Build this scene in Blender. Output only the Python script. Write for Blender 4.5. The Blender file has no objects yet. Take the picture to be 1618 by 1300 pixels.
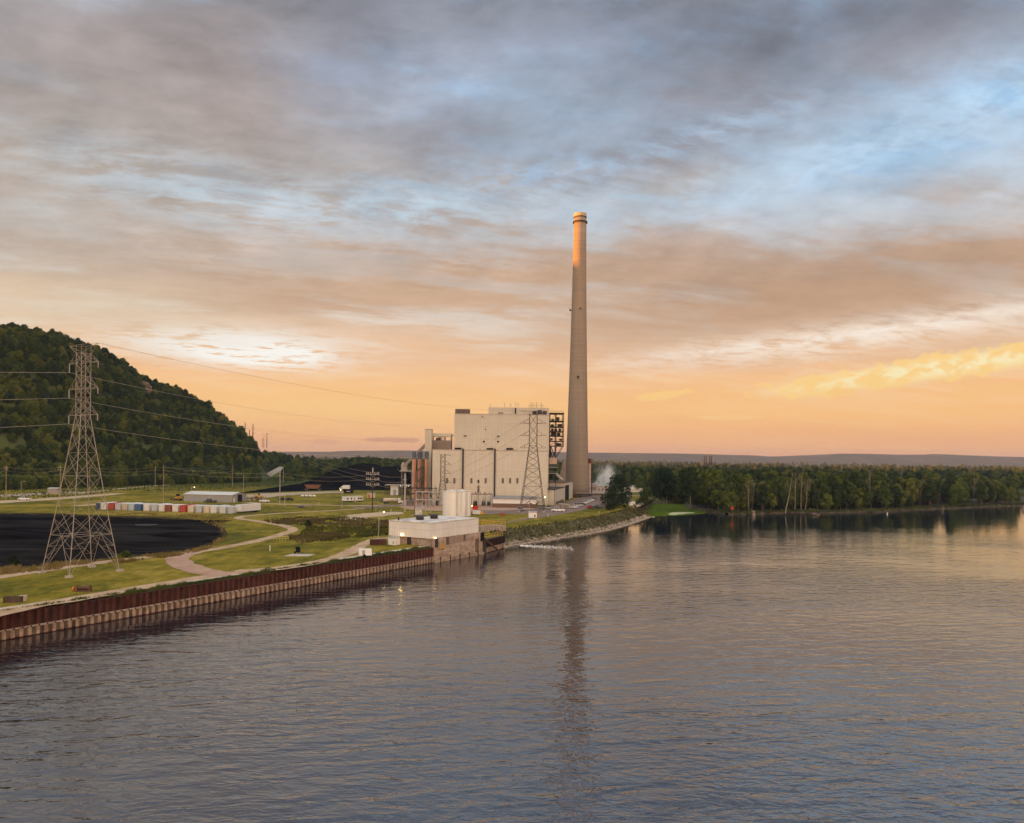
import bpy, bmesh, math, random
from mathutils import Vector, Matrix, noise
random.seed(7)
S = bpy.context.scene
R = math.radians
# ---------------------------------------------------------------- camera
F, CX, HY, ROLL, CAMH, GZ = 1200.0, 809.0, 725.0, 0.0125, 26.0, 4.0
cam = bpy.data.objects.new('camera', bpy.data.cameras.new('camera'))
S.collection.objects.link(cam)
cam.location = (0, 0, CAMH)
cam.rotation_euler = (math.pi/2, -ROLL, 0)
cam.data.sensor_width = 36
cam.data.lens = 36*F/1618
cam.data.shift_y = (HY-650)/1618
cam.data.clip_start = 0.5
cam.data.clip_end = 30000
S.camera = cam
S.view_settings.view_transform = 'Standard'
S.view_settings.look = 'None'
S.view_settings.exposure = 1.475
S.view_settings.gamma = 1.0
S.cycles.use_denoising = True
S.cycles.max_bounces = 6
S.cycles.diffuse_bounces = 2
S.cycles.glossy_bounces = 3
S.cycles.transparent_max_bounces = 12
S.cycles.volume_bounces = 2
S.cycles.volume_step_rate = 1.0
S.cycles.sample_clamp_indirect = 4.0
SUN_AZ, SUN_EL = R(-95.5), R(3.05)          # azimuth from +Y (camera view) towards +X

def srgb(r, g, b):
    f = lambda c: (c/255/12.92) if c/255 <= .04045 else ((c/255+.055)/1.055)**2.4
    return (f(r), f(g), f(b), 1.0)

# ---------------------------------------------------------------- node helper
class V:
    """a node output with arithmetic"""
    def __init__(s, t, o): s.t, s.o = t, o
    def m(s, op, *a, clamp=False):
        n = s.t.nodes.new('ShaderNodeMath'); n.operation = op; n.use_clamp = clamp
        for i, v in enumerate((s,)+a):
            if isinstance(v, V): s.t.links.new(v.o, n.inputs[i])
            else: n.inputs[i].default_value = v
        return V(s.t, n.outputs[0])
    def __add__(s, b): return s.m('ADD', b)
    def __radd__(s, b): return s.m('ADD', b)
    def __sub__(s, b): return s.m('SUBTRACT', b)
    def __rsub__(s, b): return (s*-1)+b
    def __mul__(s, b): return s.m('MULTIPLY', b)
    def __rmul__(s, b): return s.m('MULTIPLY', b)
    def __truediv__(s, b): return s.m('DIVIDE', b)
    def sm(s, lo, hi):
        n = s.t.nodes.new('ShaderNodeMapRange'); n.interpolation_type = 'SMOOTHSTEP'
        s.t.links.new(s.o, n.inputs['Value'])
        n.inputs['From Min'].default_value = lo; n.inputs['From Max'].default_value = hi
        return V(s.t, n.outputs['Result'])
def comb(t, x, y, z):
    n = t.nodes.new('ShaderNodeCombineXYZ')
    for i, v in enumerate((x, y, z)):
        if isinstance(v, V): t.links.new(v.o, n.inputs[i])
        else: n.inputs[i].default_value = v
    return V(t, n.outputs[0])
def sep(v):
    n = v.t.nodes.new('ShaderNodeSeparateXYZ'); v.t.links.new(v.o, n.inputs[0])
    return [V(v.t, n.outputs[i]) for i in range(3)]
def nz(t, vec, scale, detail=3, rough=.5, dist=0, col=False):
    n = t.nodes.new('ShaderNodeTexNoise')
    if vec is not None: t.links.new(vec.o, n.inputs['Vector'])
    n.inputs['Scale'].default_value = scale; n.inputs['Detail'].default_value = detail
    n.inputs['Roughness'].default_value = rough; n.inputs['Distortion'].default_value = dist
    return V(t, n.outputs['Color' if col else 'Fac'])
def mix(t, fac, a, b, mode='MIX'):
    n = t.nodes.new('ShaderNodeMix'); n.data_type = 'RGBA'; n.blend_type = mode
    for i, v in ((0, fac), (6, a), (7, b)):
        if isinstance(v, V): t.links.new(v.o, n.inputs[i])
        else: n.inputs[i].default_value = v
    return V(t, n.outputs[2])
def ramp(t, fac, stops, interp='LINEAR'):
    n = t.nodes.new('ShaderNodeValToRGB'); n.color_ramp.interpolation = interp
    e = n.color_ramp.elements
    while len(e) < len(stops): e.new(.5)
    for i, (p, c) in enumerate(stops):
        e[i].position = p; e[i].color = c if len(c) == 4 else (*c, 1)
    t.links.new(fac.o, n.inputs[0])
    return V(t, n.outputs[0])

# ---------------------------------------------------------------- sky
def build_world():
    w = bpy.data.worlds.new('World'); S.world = w; w.use_nodes = True
    t = w.node_tree; t.nodes.clear()
    tc = t.nodes.new('ShaderNodeTexCoord')
    d = V(t, tc.outputs['Generated'])
    x, y, z = sep(d)
    hor = (x*x + y*y).m('SQRT').m('MAXIMUM', .02)
    E = z.m('MAXIMUM', 0.0)/hor
    A = x.m('ARCTAN2', y)
    zz = z.m('MAXIMUM', 0.0)+.10
    px, py = x/zz, y/zz
    P = comb(t, px, py, 0)
    wob = nz(t, P, .9, 3, .5)
    # altocumulus sheet seen in perspective; streaks run up towards the right
    Q = comb(t, px*.55+py*.25+wob*.3, py*.9-px*.25+wob*.25, 0)
    big = nz(t, Q, .85, 6, .55, .1)
    Q2 = comb(t, px*1.0+wob*.5, py*2.0-px*.5, 3.1)
    med = nz(t, Q2, 1.6, 7, .62, .1)
    Q3 = comb(t, px*2.2+py*.9+wob*1.2, py*4.2-px*1.2+wob*.9, 7.7)
    fine = nz(t, Q3, 2.8, 7, .66, .15)
    blotA = nz(t, comb(t, A*26, E*60-A*5, 6.0), 1.0, 6, .6, .3)
    es = [(0, (236,158,116)), (.018, (250,178,122)), (.06, (255,196,126)), (.12, (250,196,140)), (.165, (233,198,166)),
          (.21, (209,177,149)), (.275, (190,165,147)), (.34, (180,172,166)), (.43, (160,162,171)), (.55, (145,149,162)), (.7, (128,135,150)), (1.0, (118,128,146))]
    col = ramp(t, E, [(p, srgb(*c)) for p, c in es])
    # thin gaps: bluer and lighter away from the horizon, creamy close to it
    gap = ramp(t, E, [(0, srgb(255,205,145)), (.1, srgb(255,222,180)), (.17, srgb(245,235,222)), (.26, srgb(206,212,216)), (.36, srgb(180,202,222)), (.5, srgb(160,190,220)), (.7, srgb(146,178,214))])
    thick = ramp(t, E, [(0, srgb(235,160,125)), (.1, srgb(238,186,140)), (.17, srgb(208,172,142)), (.26, srgb(178,148,126)), (.36, srgb(138,128,126)), (.5, srgb(114,114,124)), (.7, srgb(100,104,116))])
    low = E.sm(.05, .2)
    col = mix(t, big.sm(.47, .66)*(.22+.75*low), col, thick)
    col = mix(t, (big*.45+med*.55).sm(.53, .40)*(.2+.7*low), col, gap)
    def feat(cx, cy, rx, ry, tilt, colr, amt, tex=None, lo=.35, hi=.6, nzl=.25, hard=False):
        nonlocal col
        dx, dyy = (cx-CX)/F, (HY-cy)/F
        a0 = math.atan(dx); e0 = dyy*math.cos(a0)+ROLL*dx*0
        u = (A-a0)*(F/rx)*1.0; v = (E-e0)*(F/ry)
        if tilt: v = v-(A-a0)*(tilt*F/ry)
        if hard:
            r2 = (u*u).m('POWER', 2.0)+v*v
            n = (tex-.5)*nzl*2
            f = (r2.m('SQRT')+n).sm(1.05, .75)*amt
        else:
            r2 = u*u+v*v
            f = (r2*-1.0).m('EXPONENT')
            if tex is not None: f = f*tex.sm(lo, hi)
            f = (f*amt).m('MINIMUM', 1.0)
        col = mix(t, f, col, srgb(*colr))
    feat(190, 130, 330, 170, 0, (168,156,150), .75)
    feat(60, 330, 240, 130, 0, (182,170,156), .5)
    feat(380, 130, 70, 90, 0, (178,160,150), .45)
    feat(1330, 30, 420, 80, .1, (116,120,132), .65)
    feat(1130, 165, 330, 52, .22, (134,132,140), .6)
    feat(1000, 255, 220, 34, .2, (140,134,138), .5)
    feat(850, 190, 110, 70, 0, (160,186,208), .7, med, .35, .6)
    feat(1500, 185, 240, 70, .25, (160,198,230), 1.0, med, .42, .58)
    feat(1380, 225, 300, 26, .24, (186,212,234), .8, blotA, .44, .60)
    feat(860, 270, 160, 30, .1, (160,186,212), .7, blotA, .44, .62)
    feat(560, 120, 160, 60, 0, (150,166,190), .6, med, .38, .6)
    feat(900, 90, 200, 50, .1, (150,166,188), .6, med, .40, .6)
    feat(1090, 215, 170, 30, .22, (168,192,216), .6, fine, .4, .6)
    feat(120, 380, 200, 50, 0, (196,190,184), .6, med, .35, .6)
    feat(760, 330, 200, 30, .1, (186,198,208), .7, fine, .4, .6)
    feat(480, 415, 200, 34, 0, (206,198,190), .7, fine, .42, .62)
    feat(760, 415, 100, 14, 0, (214,214,214), .7, fine, .42, .6)
    feat(1560, 165, 150, 40, .2, (178,210,236), .8, fine, .42, .62)
    feat(1290, 245, 240, 30, .25, (176,200,220), .75, fine, .38, .6)
    feat(330, 315, 230, 50, -.05, (190,204,214), .85, fine, .36, .62)
    feat(620, 335, 150, 36, .1, (188,208,222), .9, fine, .40, .62)
    feat(1100, 305, 260, 30, .05, (178,190,202), .6, fine, .4, .6)
    feat(700, 205, 130, 50, 0, (135,132,140), .5)
    feat(700, 440, 420, 60, 0, (202,166,136), .6)
    feat(1420, 430, 420, 70, .05, (176,142,116), .7)
    feat(1150, 500, 330, 32, .06, (200,164,134), .7)
    feat(1330, 530, 330, 24, .09, (250,232,212), .95, fine, .30, .58)
    feat(1330, 524, 300, 9, .09, (252,240,226), .8, blotA, .40, .60)
    feat(1560, 540, 120, 22, .05, (222,186,154), .6)
    feat(620, 570, 240, 22, 0, (236,190,150), .6)
    feat(345, 548, 170, 30, .0, (240,230,218), .9, fine, .34, .56)
    feat(395, 560, 100, 20, -.03, (255,253,246), 2.0, fine, .37, .51)
    feat(330, 545, 90, 12, .02, (250,244,236), 1.2, fine, .42, .58)
    feat(100, 490, 240, 40, .0, (226,206,176), .6)
    feat(530, 650, 330, 40, .0, (255,208,140), .6)
    pf = nz(t, comb(t, A*44, E*66, 2.0), 1.0, 7, .58, .2)
    feat(1450, 577, 210, 19, .12, (255,212,136), 1.0, pf, nzl=1.3, hard=True)
    feat(1480, 573, 180, 12, .12, (255,238,186), 1.25, pf, .40, .60)
    feat(1330, 612, 22, 5, 0, (253,204,128), .8, pf, nzl=1.0, hard=True)
    feat(1048, 621, 46, 6, .12, (255,210,132), .85, pf, nzl=1.0, hard=True)
    feat(1150, 655, 55, 4, 0, (255,210,140), .6, pf, nzl=.9, hard=True)
    feat(1570, 608, 60, 11, .0, (252,196,124), .5, pf, nzl=1.0, hard=True)
    feat(618, 697, 42, 4, .0, (208,146,116), .8, pf, nzl=1.2, hard=True)
    feat(520, 702, 26, 4, .0, (228,160,120), .6, pf, nzl=1.2, hard=True)
    # streak contrast, and soft mottling of the nearer cloud overhead
    blot = nz(t, comb(t, A*5.5+wob*.5, E*9-A*1.2, 4.0), 1.0, 5, .55, .2)
    blot2 = nz(t, comb(t, A*15+wob, E*24-A*3.5, 8.0), 1.0, 5, .6, .2)
    k = (fine-.5)*.34*E.sm(.08, .25)+(med-.5)*.40*E.sm(.08, .3)+(blot-.5)*.95*E.sm(.16, .42)+(blot2-.5)*.50*E.sm(.14, .3)+E.sm(.2, .42)*.09+1.0
    kc = comb(t, k, k, k)
    col = mix(t, 1.0, col, kc, 'MULTIPLY')
    # the sky opposite the view is boosted: unseen fill added to light the plant front
    rear = (y*-1).sm(-.25, .55)
    rc = mix(t, rear, (1, 1, 1, 1), (3.7, 3.25, 2.7, 1))
    col = mix(t, 1.0, col, rc, 'MULTIPLY')
    up = z.sm(.60, .85)  # overhead sky boosted as well, added fill for the land
    col = mix(t, 1.0, col, mix(t, up, (1,1,1,1), (2.6,2.2,1.65,1)), 'MULTIPLY')
    b = t.nodes.new('ShaderNodeBackground')
    t.links.new(col.o, b.inputs[0]); b.inputs[1].default_value = 0.36
    o = t.nodes.new('ShaderNodeOutputWorld'); t.links.new(b.outputs[0], o.inputs[0])
build_world()
sun = bpy.data.objects.new('sun', bpy.data.lights.new('sun', 'SUN'))
S.collection.objects.link(sun)
sun.data.energy = 5.0; sun.data.angle = R(.5); sun.data.color = (1.0, .32, .0)
sd = Vector((math.sin(SUN_AZ)*math.cos(SUN_EL), math.cos(SUN_AZ)*math.cos(SUN_EL), math.sin(SUN_EL)))
sun.rotation_euler = sd.to_track_quat('Z', 'Y').to_euler()
sun.location = (-300, 0, 300)

# ---------------------------------------------------------------- photo pixel -> place
def rp(px, py): return (px-CX)+(py-HY)*ROLL, (py-HY)-(px-CX)*ROLL
def G(px, py, z=GZ):
    xx, yy = rp(px, py); s = (CAMH-z)/yy
    return Vector((xx*s, F*s, z))
def AT(px, py, Y):
    xx, yy = rp(px, py)
    return Vector((xx*Y/F, Y, CAMH-yy*Y/F))
def ppm(px, py, z=GZ): return (CAMH-z)/rp(px, py)[1]      # metres per photo pixel there

# ---------------------------------------------------------------- materials
MATS = {}
def mat(name, col, rough=.75, var=.18, scale=.6, metal=0, bump=0, bscale=4, spec=.3, emit=0, col2=None, stretch=(1,1,1), lo=.35, hi=.65):
    if name in MATS: return MATS[name]
    m = bpy.data.materials.new(name); m.use_nodes = True; t = m.node_tree
    b = t.nodes['Principled BSDF']
    b.inputs['Roughness'].default_value = rough; b.inputs['Metallic'].default_value = metal
    b.inputs['Specular IOR Level'].default_value = spec
    tc = t.nodes.new('ShaderNodeTexCoord')
    o = V(t, tc.outputs['Object'])
    if stretch != (1,1,1):
        x, y, z = sep(o); o = comb(t, x*stretch[0], y*stretch[1], z*stretch[2])
    c = (*col, 1)
    c2 = (*(col2 or [min(1, v*(1+var)) for v in col]), 1)
    c1 = tuple([v*(1-var) for v in col]+[1]) if not col2 else c
    n = nz(t, o, scale, 5, .6)
    cc = ramp(t, n, [(lo, c1), (hi, c2)])
    t.links.new(cc.o, b.inputs['Base Color'])
    if bump:
        n2 = nz(t, o, bscale, 4, .6)
        bn = t.nodes.new('ShaderNodeBump'); bn.inputs['Strength'].default_value = .8; bn.inputs['Distance'].default_value = bump
        t.links.new(n2.o, bn.inputs['Height']); t.links.new(bn.outputs[0], b.inputs['Normal'])
    if emit:
        t.links.new(cc.o, b.inputs['Emission Color']); b.inputs['Emission Strength'].default_value = emit
    MATS[name] = m
    return m
def clad(name, col, period=.6, depth=.06, axis='both', stain=.15, rough=.5, seam=8.0):
    """ribbed metal cladding: vertical ribs as bump, faint sheet seams and streaks"""
    m = bpy.data.materials.new(name); m.use_nodes = True; t = m.node_tree
    b = t.nodes['Principled BSDF']; b.inputs['Roughness'].default_value = rough; b.inputs['Specular IOR Level'].default_value = .3
    o = V(t, t.nodes.new('ShaderNodeTexCoord').outputs['Object']); x, y, z = sep(o)
    s = x+y*1.03
    rib = (s*(2*math.pi/period)).m('SINE')
    st = nz(t, comb(t, x*.9, y*.9, z*.06), 1.0, 5, .6)
    bl = nz(t, o, .12, 3, .5)
    sm = ((z/seam).m('FRACT')-.5).m('ABSOLUTE').m('GREATER_THAN', .494)
    vs = ((s/(period*9)).m('FRACT')-.5).m('ABSOLUTE').m('GREATER_THAN', .49)
    k = 1+(st-.5)*stain*2+(bl-.5)*stain*1.4
    k = k*(1-sm*.22)*(1-vs*.10)*(1+rib*.035)
    kc = comb(t, k, k, k)
    c = mix(t, 1.0, (*col, 1), kc, 'MULTIPLY')
    t.links.new(c.o, b.inputs['Base Color'])
    bn = t.nodes.new('ShaderNodeBump'); bn.inputs['Distance'].default_value = depth; bn.inputs['Strength'].default_value = .7
    t.links.new(rib.o, bn.inputs['Height']); t.links.new(bn.outputs[0], b.inputs['Normal'])
    return m

# ---------------------------------------------------------------- mesh collector
class MB:
    def __init__(s): s.v, s.f = [], []
    def quad(s, a, b, c, d): s.poly([a, b, c, d])
    def poly(s, pts):
        i = len(s.v); s.v += [tuple(p) for p in pts]; s.f.append(tuple(range(i, i+len(pts))))
        return s
    def hexa(s, p):           # 8 points: bottom 0-3 ccw, top 4-7
        i = len(s.v); s.v += [tuple(q) for q in p]
        for f in ((3,2,1,0), (4,5,6,7), (0,1,5,4), (1,2,6,5), (2,3,7,6), (3,0,4,7)): s.f.append(tuple(i+k for k in f))
        return s
    def box(s, c, d, rz=0):
        hx, hy, hz = d[0]/2, d[1]/2, d[2]/2; co, si = math.cos(rz), math.sin(rz)
        P = []
        for zz in (-hz, hz):
            for xx, yy in ((-hx,-hy), (hx,-hy), (hx,hy), (-hx,hy)):
                P.append((c[0]+xx*co-yy*si, c[1]+xx*si+yy*co, c[2]+zz))
        return s.hexa(P)
    def bx(s, x0, x1, y0, y1, z0, z1): return s.box(((x0+x1)/2, (y0+y1)/2, (z0+z1)/2), (abs(x1-x0), abs(y1-y0), abs(z1-z0)))
    def tube(s, a, b, r0, r1=None, n=8, cap=True):
        a, b = Vector(a), Vector(b); r1 = r0 if r1 is None else r1
        d = (b-a).normalized(); u = d.orthogonal().normalized(); w = d.cross(u)
        i = len(s.v)
        for q, r in ((a, r0), (b, r1)):
            for k in range(n):
                an = 2*math.pi*k/n
                s.v.append(tuple(q+u*(math.cos(an)*r)+w*(math.sin(an)*r)))
        for k in range(n): s.f.append((i+k, i+(k+1) % n, i+n+(k+1) % n, i+n+k))
        if cap: s.f.append(tuple(i+n-1-k for k in range(n))); s.f.append(tuple(i+n+k for k in range(n)))
        return s
    def path(s, pts, r, n=6):
        for a, b in zip(pts, pts[1:]): s.tube(a, b, r, r, n)
        return s
    def lathe(s, prof, c=(0,0,0), n=24, cap=True):
        i = len(s.v)
        for r, z in prof:
            for k in range(n):
                an = 2*math.pi*k/n
                s.v.append((c[0]+r*math.cos(an), c[1]+r*math.sin(an), c[2]+z))
        for j in range(len(prof)-1):
            for k in range(n):
                s.f.append((i+j*n+k, i+j*n+(k+1) % n, i+(j+1)*n+(k+1) % n, i+(j+1)*n+k))
        if cap:
            s.f.append(tuple(i+n-1-k for k in range(n))); q = i+(len(prof)-1)*n; s.f.append(tuple(q+k for k in range(n)))
        return s
    def prism(s, poly, z0, z1):
        n = len(poly); i = len(s.v)
        for z in (z0, z1): s.v += [(p[0], p[1], z) for p in poly]
        s.f.append(tuple(i+n-1-k for k in range(n))); s.f.append(tuple(i+n+k for k in range(n)))
        for k in range(n): s.f.append((i+k, i+(k+1) % n, i+n+(k+1) % n, i+n+k))
        return s
    def xf(s, M):
        s.v = [tuple(M @ Vector(v)) for v in s.v]; return s
    def build(s, name, m, parent=None, world=False, smooth=False, bevel=0):
        me = bpy.data.meshes.new(name)
        vs = s.v
        if world and parent is not None:
            Mi = parent.matrix_basis.inverted(); vs = [tuple(Mi @ Vector(v)) for v in vs]
        me.from_pydata(vs, [], s.f); me.update()
        if m: me.materials.append(m)
        if smooth: me.polygons.foreach_set('use_smooth', [True]*len(me.polygons))
        o = bpy.data.objects.new(name, me); S.collection.objects.link(o)
        if parent is not None: o.parent = parent
        if bevel:
            b = o.modifiers.new('bevel', 'BEVEL'); b.width = bevel; b.segments = 2; b.limit_method = 'ANGLE'
        return o
def tag(o, label=None, cat=None, group=None, kind=None):
    if label: o['label'] = label
    if cat: o['category'] = cat
    if group: o['group'] = group
    if kind: o['kind'] = kind
    return o
def thing(name, label, cat, loc=(0,0,0), rz=0, group=None):
    o = bpy.data.objects.new(name, None); S.collection.objects.link(o)
    o.location = loc; o.rotation_euler = (0, 0, rz); o.empty_display_size = .5
    o.matrix_basis = Matrix.Translation(Vector(loc)) @ Matrix.Rotation(rz, 4, 'Z')
    return tag(o, label, cat, group)
def struct(o, kind='structure'): o['kind'] = kind; return o
def chaikin(pts, it=3, closed=False):
    pts = [Vector(p) for p in pts]
    for _ in range(it):
        q = [] if closed else [pts[0]]
        n = len(pts)
        for i in range(n if closed else n-1):
            a, b = pts[i], pts[(i+1) % n]
            q += [a*.75+b*.25, a*.25+b*.75]
        if not closed: q.append(pts[-1])
        pts = q
    return pts
def inside(p, poly):
    c = False; j = len(poly)-1
    for i in range(len(poly)):
        a, b = poly[i], poly[j]
        if (a[1] > p[1]) != (b[1] > p[1]) and p[0] < (b[0]-a[0])*(p[1]-a[1])/(b[1]-a[1])+a[0]: c = not c
        j = i
    return c
def lerp(tab, x):
    if x <= tab[0][0]: return tab[0][1]
    for (a, b), (c, d) in zip(tab, tab[1:]):
        if x <= c: return b+(d-b)*(x-a)/(c-a)
    return tab[-1][1]
# ================================================================ SETTING
U = Vector((.52, .854, 0)).normalized(); NL = Vector((-U.y, U.x, 0))   # along the river wall / landward
W0, W1 = G(0, 1013, 0), G(685, 889, 0)
def wallpt(t, off=0, z=0): p = W0+(W1-W0)*t+NL*off; return Vector((p.x, p.y, z))
WALLTOP = 3.6
# ---- water
def water_mat():
    m = bpy.data.materials.new('river_water'); m.use_nodes = True; t = m.node_tree
    b = t.nodes['Principled BSDF']
    b.inputs['Base Color'].default_value = (.010, .012, .018, 1); b.inputs['Roughness'].default_value = .02
    b.inputs['IOR'].default_value = 2.1; b.inputs['Specular IOR Level'].default_value = 1.0
    o = V(t, t.nodes.new('ShaderNodeTexCoord').outputs['Object']); x, y, z = sep(o)
    w1 = nz(t, comb(t, x*.16+y*.07, y*.46-x*.09, 0), 1.0, 2, .5, .5)
    w2 = nz(t, comb(t, x*.50-y*.12, y*1.15+x*.22, 3), 1.0, 3, .55, .6)
    w3 = nz(t, comb(t, x*1.5, y*3.0-x*.5, 9), 1.0, 2, .5, .3)
    calm = nz(t, comb(t, x*.010, y*.022, 5), 1.0, 4, .55).sm(.38, .60)
    h = w1*(.42+.36*calm)+w2*(.12+.22*calm)+w3*(.018+.05*calm)
    # sheltered water along the wooded shore and close under the river wall lies calmer
    dw_ = (x-W0.x)*(-NL.x)+(y-W0.y)*(-NL.y)
    lee = y.sm(215, 330)*.48+y.sm(85, 230)*.34
    h = h*((1-lee)*(dw_.sm(-2, 22)*.6+.4))
    bn = t.nodes.new('ShaderNodeBump'); bn.inputs['Strength'].default_value = 1.0; bn.inputs['Distance'].default_value = .29
    t.links.new(h.o, bn.inputs['Height']); t.links.new(bn.outputs[0], b.inputs['Normal'])
    return m
mb = MB(); mb.poly([(-700,-700,0), (3000,-700,0), (3000,2500,0), (-700,2500,0)])
struct(mb.build('river_water', water_mat()))

# ---- ground sheet: one polygon to the horizon with the river cut out
SH = [G(*p, 0) for p in ((762,874.7), (796,866), (803,863), (830,859), (865,854), (900,848), (932,843), (960,838), (985,831.5), (1004,825.5), (1018,820.5), (1027,817))]
SH += [Vector((66,350,0)), Vector((68,372,0)), Vector((74,410,0)), Vector((84,448,0)), Vector((100,466,0))]
BANK = []                                    # top of the bank, landward of the waterline
for i, p in enumerate(SH[1:]):
    a = SH[max(0, i)]; b = SH[min(len(SH)-1, i+2)]
    n = (b-a).normalized(); n = Vector((-n.y, n.x, 0))
    BANK.append(p+n*lerp([(0, 4.0), (2, 7.5), (5, 8.5), (10, 9), (13, 7), (16, 4)], i))
gp = [wallpt(-1.6, .9), wallpt(1.0, .9)]
INT_N = W1+NL*13.5; INT_E = G(762,874.7,0)
EDGE = [Vector((p.x, p.y, GZ)) for p in ([wallpt(-1.6, 1.2), wallpt(1.0, 1.2), G(762,874.7,0)+NL*1.2, BANK[0]]+BANK[1:])]
poly = EDGE+[Vector((p[0], p[1], GZ)) for p in ((140,520), (500,640), (1200,980), (9000,3000), (9000,12000), (-9000,12000), (-9000,-600), (-400,-600))]
def ground_mat():
    m = bpy.data.materials.new('grassy_ground'); m.use_nodes = True; t = m.node_tree
    b = t.nodes['Principled BSDF']; b.inputs['Roughness'].default_value = .95; b.inputs['Specular IOR Level'].default_value = .1
    o = V(t, t.nodes.new('ShaderNodeTexCoord').outputs['Object']); x, y, z = sep(o)
    n1 = nz(t, o, .045, 5, .6, .4); n2 = nz(t, comb(t, x*.35, y*.16, 1), 1.0, 5, .65); n3 = nz(t, o, 1.6, 4, .7)
    g = ramp(t, n1*.55+n2*.45, [(.36, (.060,.066,.007)), (.45, (.135,.115,.012)), (.53, (.235,.178,.018)), (.62, (.35,.245,.05))])
    n4 = nz(t, comb(t, x*.9, y*.5, 4), 1.0, 4, .7); k = .25+n3*.8+n4*.7; g = mix(t, 1.0, g, comb(t, k, k, k), 'MULTIPLY')
    dirt = (nz(t, o, .028, 5, .62)*.7+n2*.3).sm(.60, .68)*.75
    g = mix(t, dirt, g, (.30,.215,.135,1))
    far = y.sm(420, 620); g = mix(t, far, g, (.05,.062,.012,1))
    t.links.new(g.o, b.inputs['Base Color'])
    bn = t.nodes.new('ShaderNodeBump'); bn.inputs['Distance'].default_value = .25; bn.inputs['Strength'].default_value = .8
    t.links.new(n3.o, bn.inputs['Height']); t.links.new(bn.outputs[0], b.inputs['Normal'])
    return m
bm = bmesh.new()
f = bm.faces.new([bm.verts.new(p) for p in poly])
bmesh.ops.triangulate(bm, faces=[f])
r = bmesh.ops.extrude_edge_only(bm, edges=[e for e in bm.edges if e.is_boundary])
for v in r['geom']:
    if isinstance(v, bmesh.types.BMVert): v.co.z = -2
bmesh.ops.recalc_face_normals(bm, faces=bm.faces[:])
me = bpy.data.meshes.new('ground'); bm.to_mesh(me); bm.free(); me.materials.append(ground_mat())
go = bpy.data.objects.new('ground', me); S.collection.objects.link(go); struct(go)

def ragged(pts, rag=1.0):
    out = []
    for a, b in zip(pts, pts[1:]+pts[:1]):
        n = max(1, min(14, int((b-a).length/1.2)))
        for k in range(n):
            p = a.lerp(b, k/n); amp = min(1.1, p.y/260)
            out.append(p+Vector((noise.noise((p.x*.21, p.y*.21, 1))+.5*noise.noise((p.x*.7, p.y*.7, 3)), 1.3*noise.noise((p.x*.21, p.y*.21, 7))+.6*noise.noise((p.x*.7, p.y*.7, 9)), 0))*amp*2.4*rag)
    return out
def sheet(name, pts, m, z, kind='structure', smooth=2, rag=.5):
    pts = ragged(chaikin([Vector((p[0], p[1], 0)) for p in pts], smooth, True), rag) if smooth else [Vector(p) for p in pts]
    bm = bmesh.new(); f = bm.faces.new([bm.verts.new((p.x, p.y, z)) for p in pts]); bm.normal_update()
    if f.normal.z < 0: f.normal_flip()
    bmesh.ops.triangulate(bm, faces=[f])
    me = bpy.data.meshes.new(name); bm.to_mesh(me); bm.free(); me.materials.append(m)
    o = bpy.data.objects.new(name, me); S.collection.objects.link(o); o['kind'] = kind
    return o
def strip(name, pts, w, m, z, it=3):
    pts = chaikin([Vector((p[0], p[1], 0)) for p in pts], it); mb = MB()
    ww = w if isinstance(w, (list, tuple)) else (w, w)
    L = len(pts); prev = None
    for i, p in enumerate(pts):
        d = (pts[min(L-1, i+1)]-pts[max(0, i-1)]).normalized(); n = Vector((-d.y, d.x, 0))
        h = (ww[0]+(ww[1]-ww[0])*i/(L-1))/2
        a, b = p+n*h*(1+.36*noise.noise((p.x*.25, p.y*.25, 1))), p-n*h*(1+.36*noise.noise((p.x*.25, p.y*.25, 6))); a.z = b.z = z
        if prev: mb.quad(prev[1], b, a, prev[0])
        prev = (a, b)
    o = mb.build(name, m); o['kind'] = 'structure'; return o
def road_mat(name, c1, c2):
    return mat(name, c1, .95, scale=.35, col2=c2, bump=.04, bscale=3, spec=.1, lo=.3, hi=.7)
gravel = road_mat('pale_gravel', (.38,.245,.15), (.62,.43,.28))
asph = road_mat('worn_asphalt', (.19,.135,.115), (.29,.21,.18))
sand = road_mat('sandy_dirt', (.44,.31,.20), (.64,.475,.32))
coalm = mat('coal', (.0035,.0035,.004), .95, col2=(.017,.015,.015), scale=.16, bump=.25, bscale=1.3, spec=0.0, stretch=(.35,1.5,1))
P = lambda *l: [G(*q) for q in l]
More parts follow.
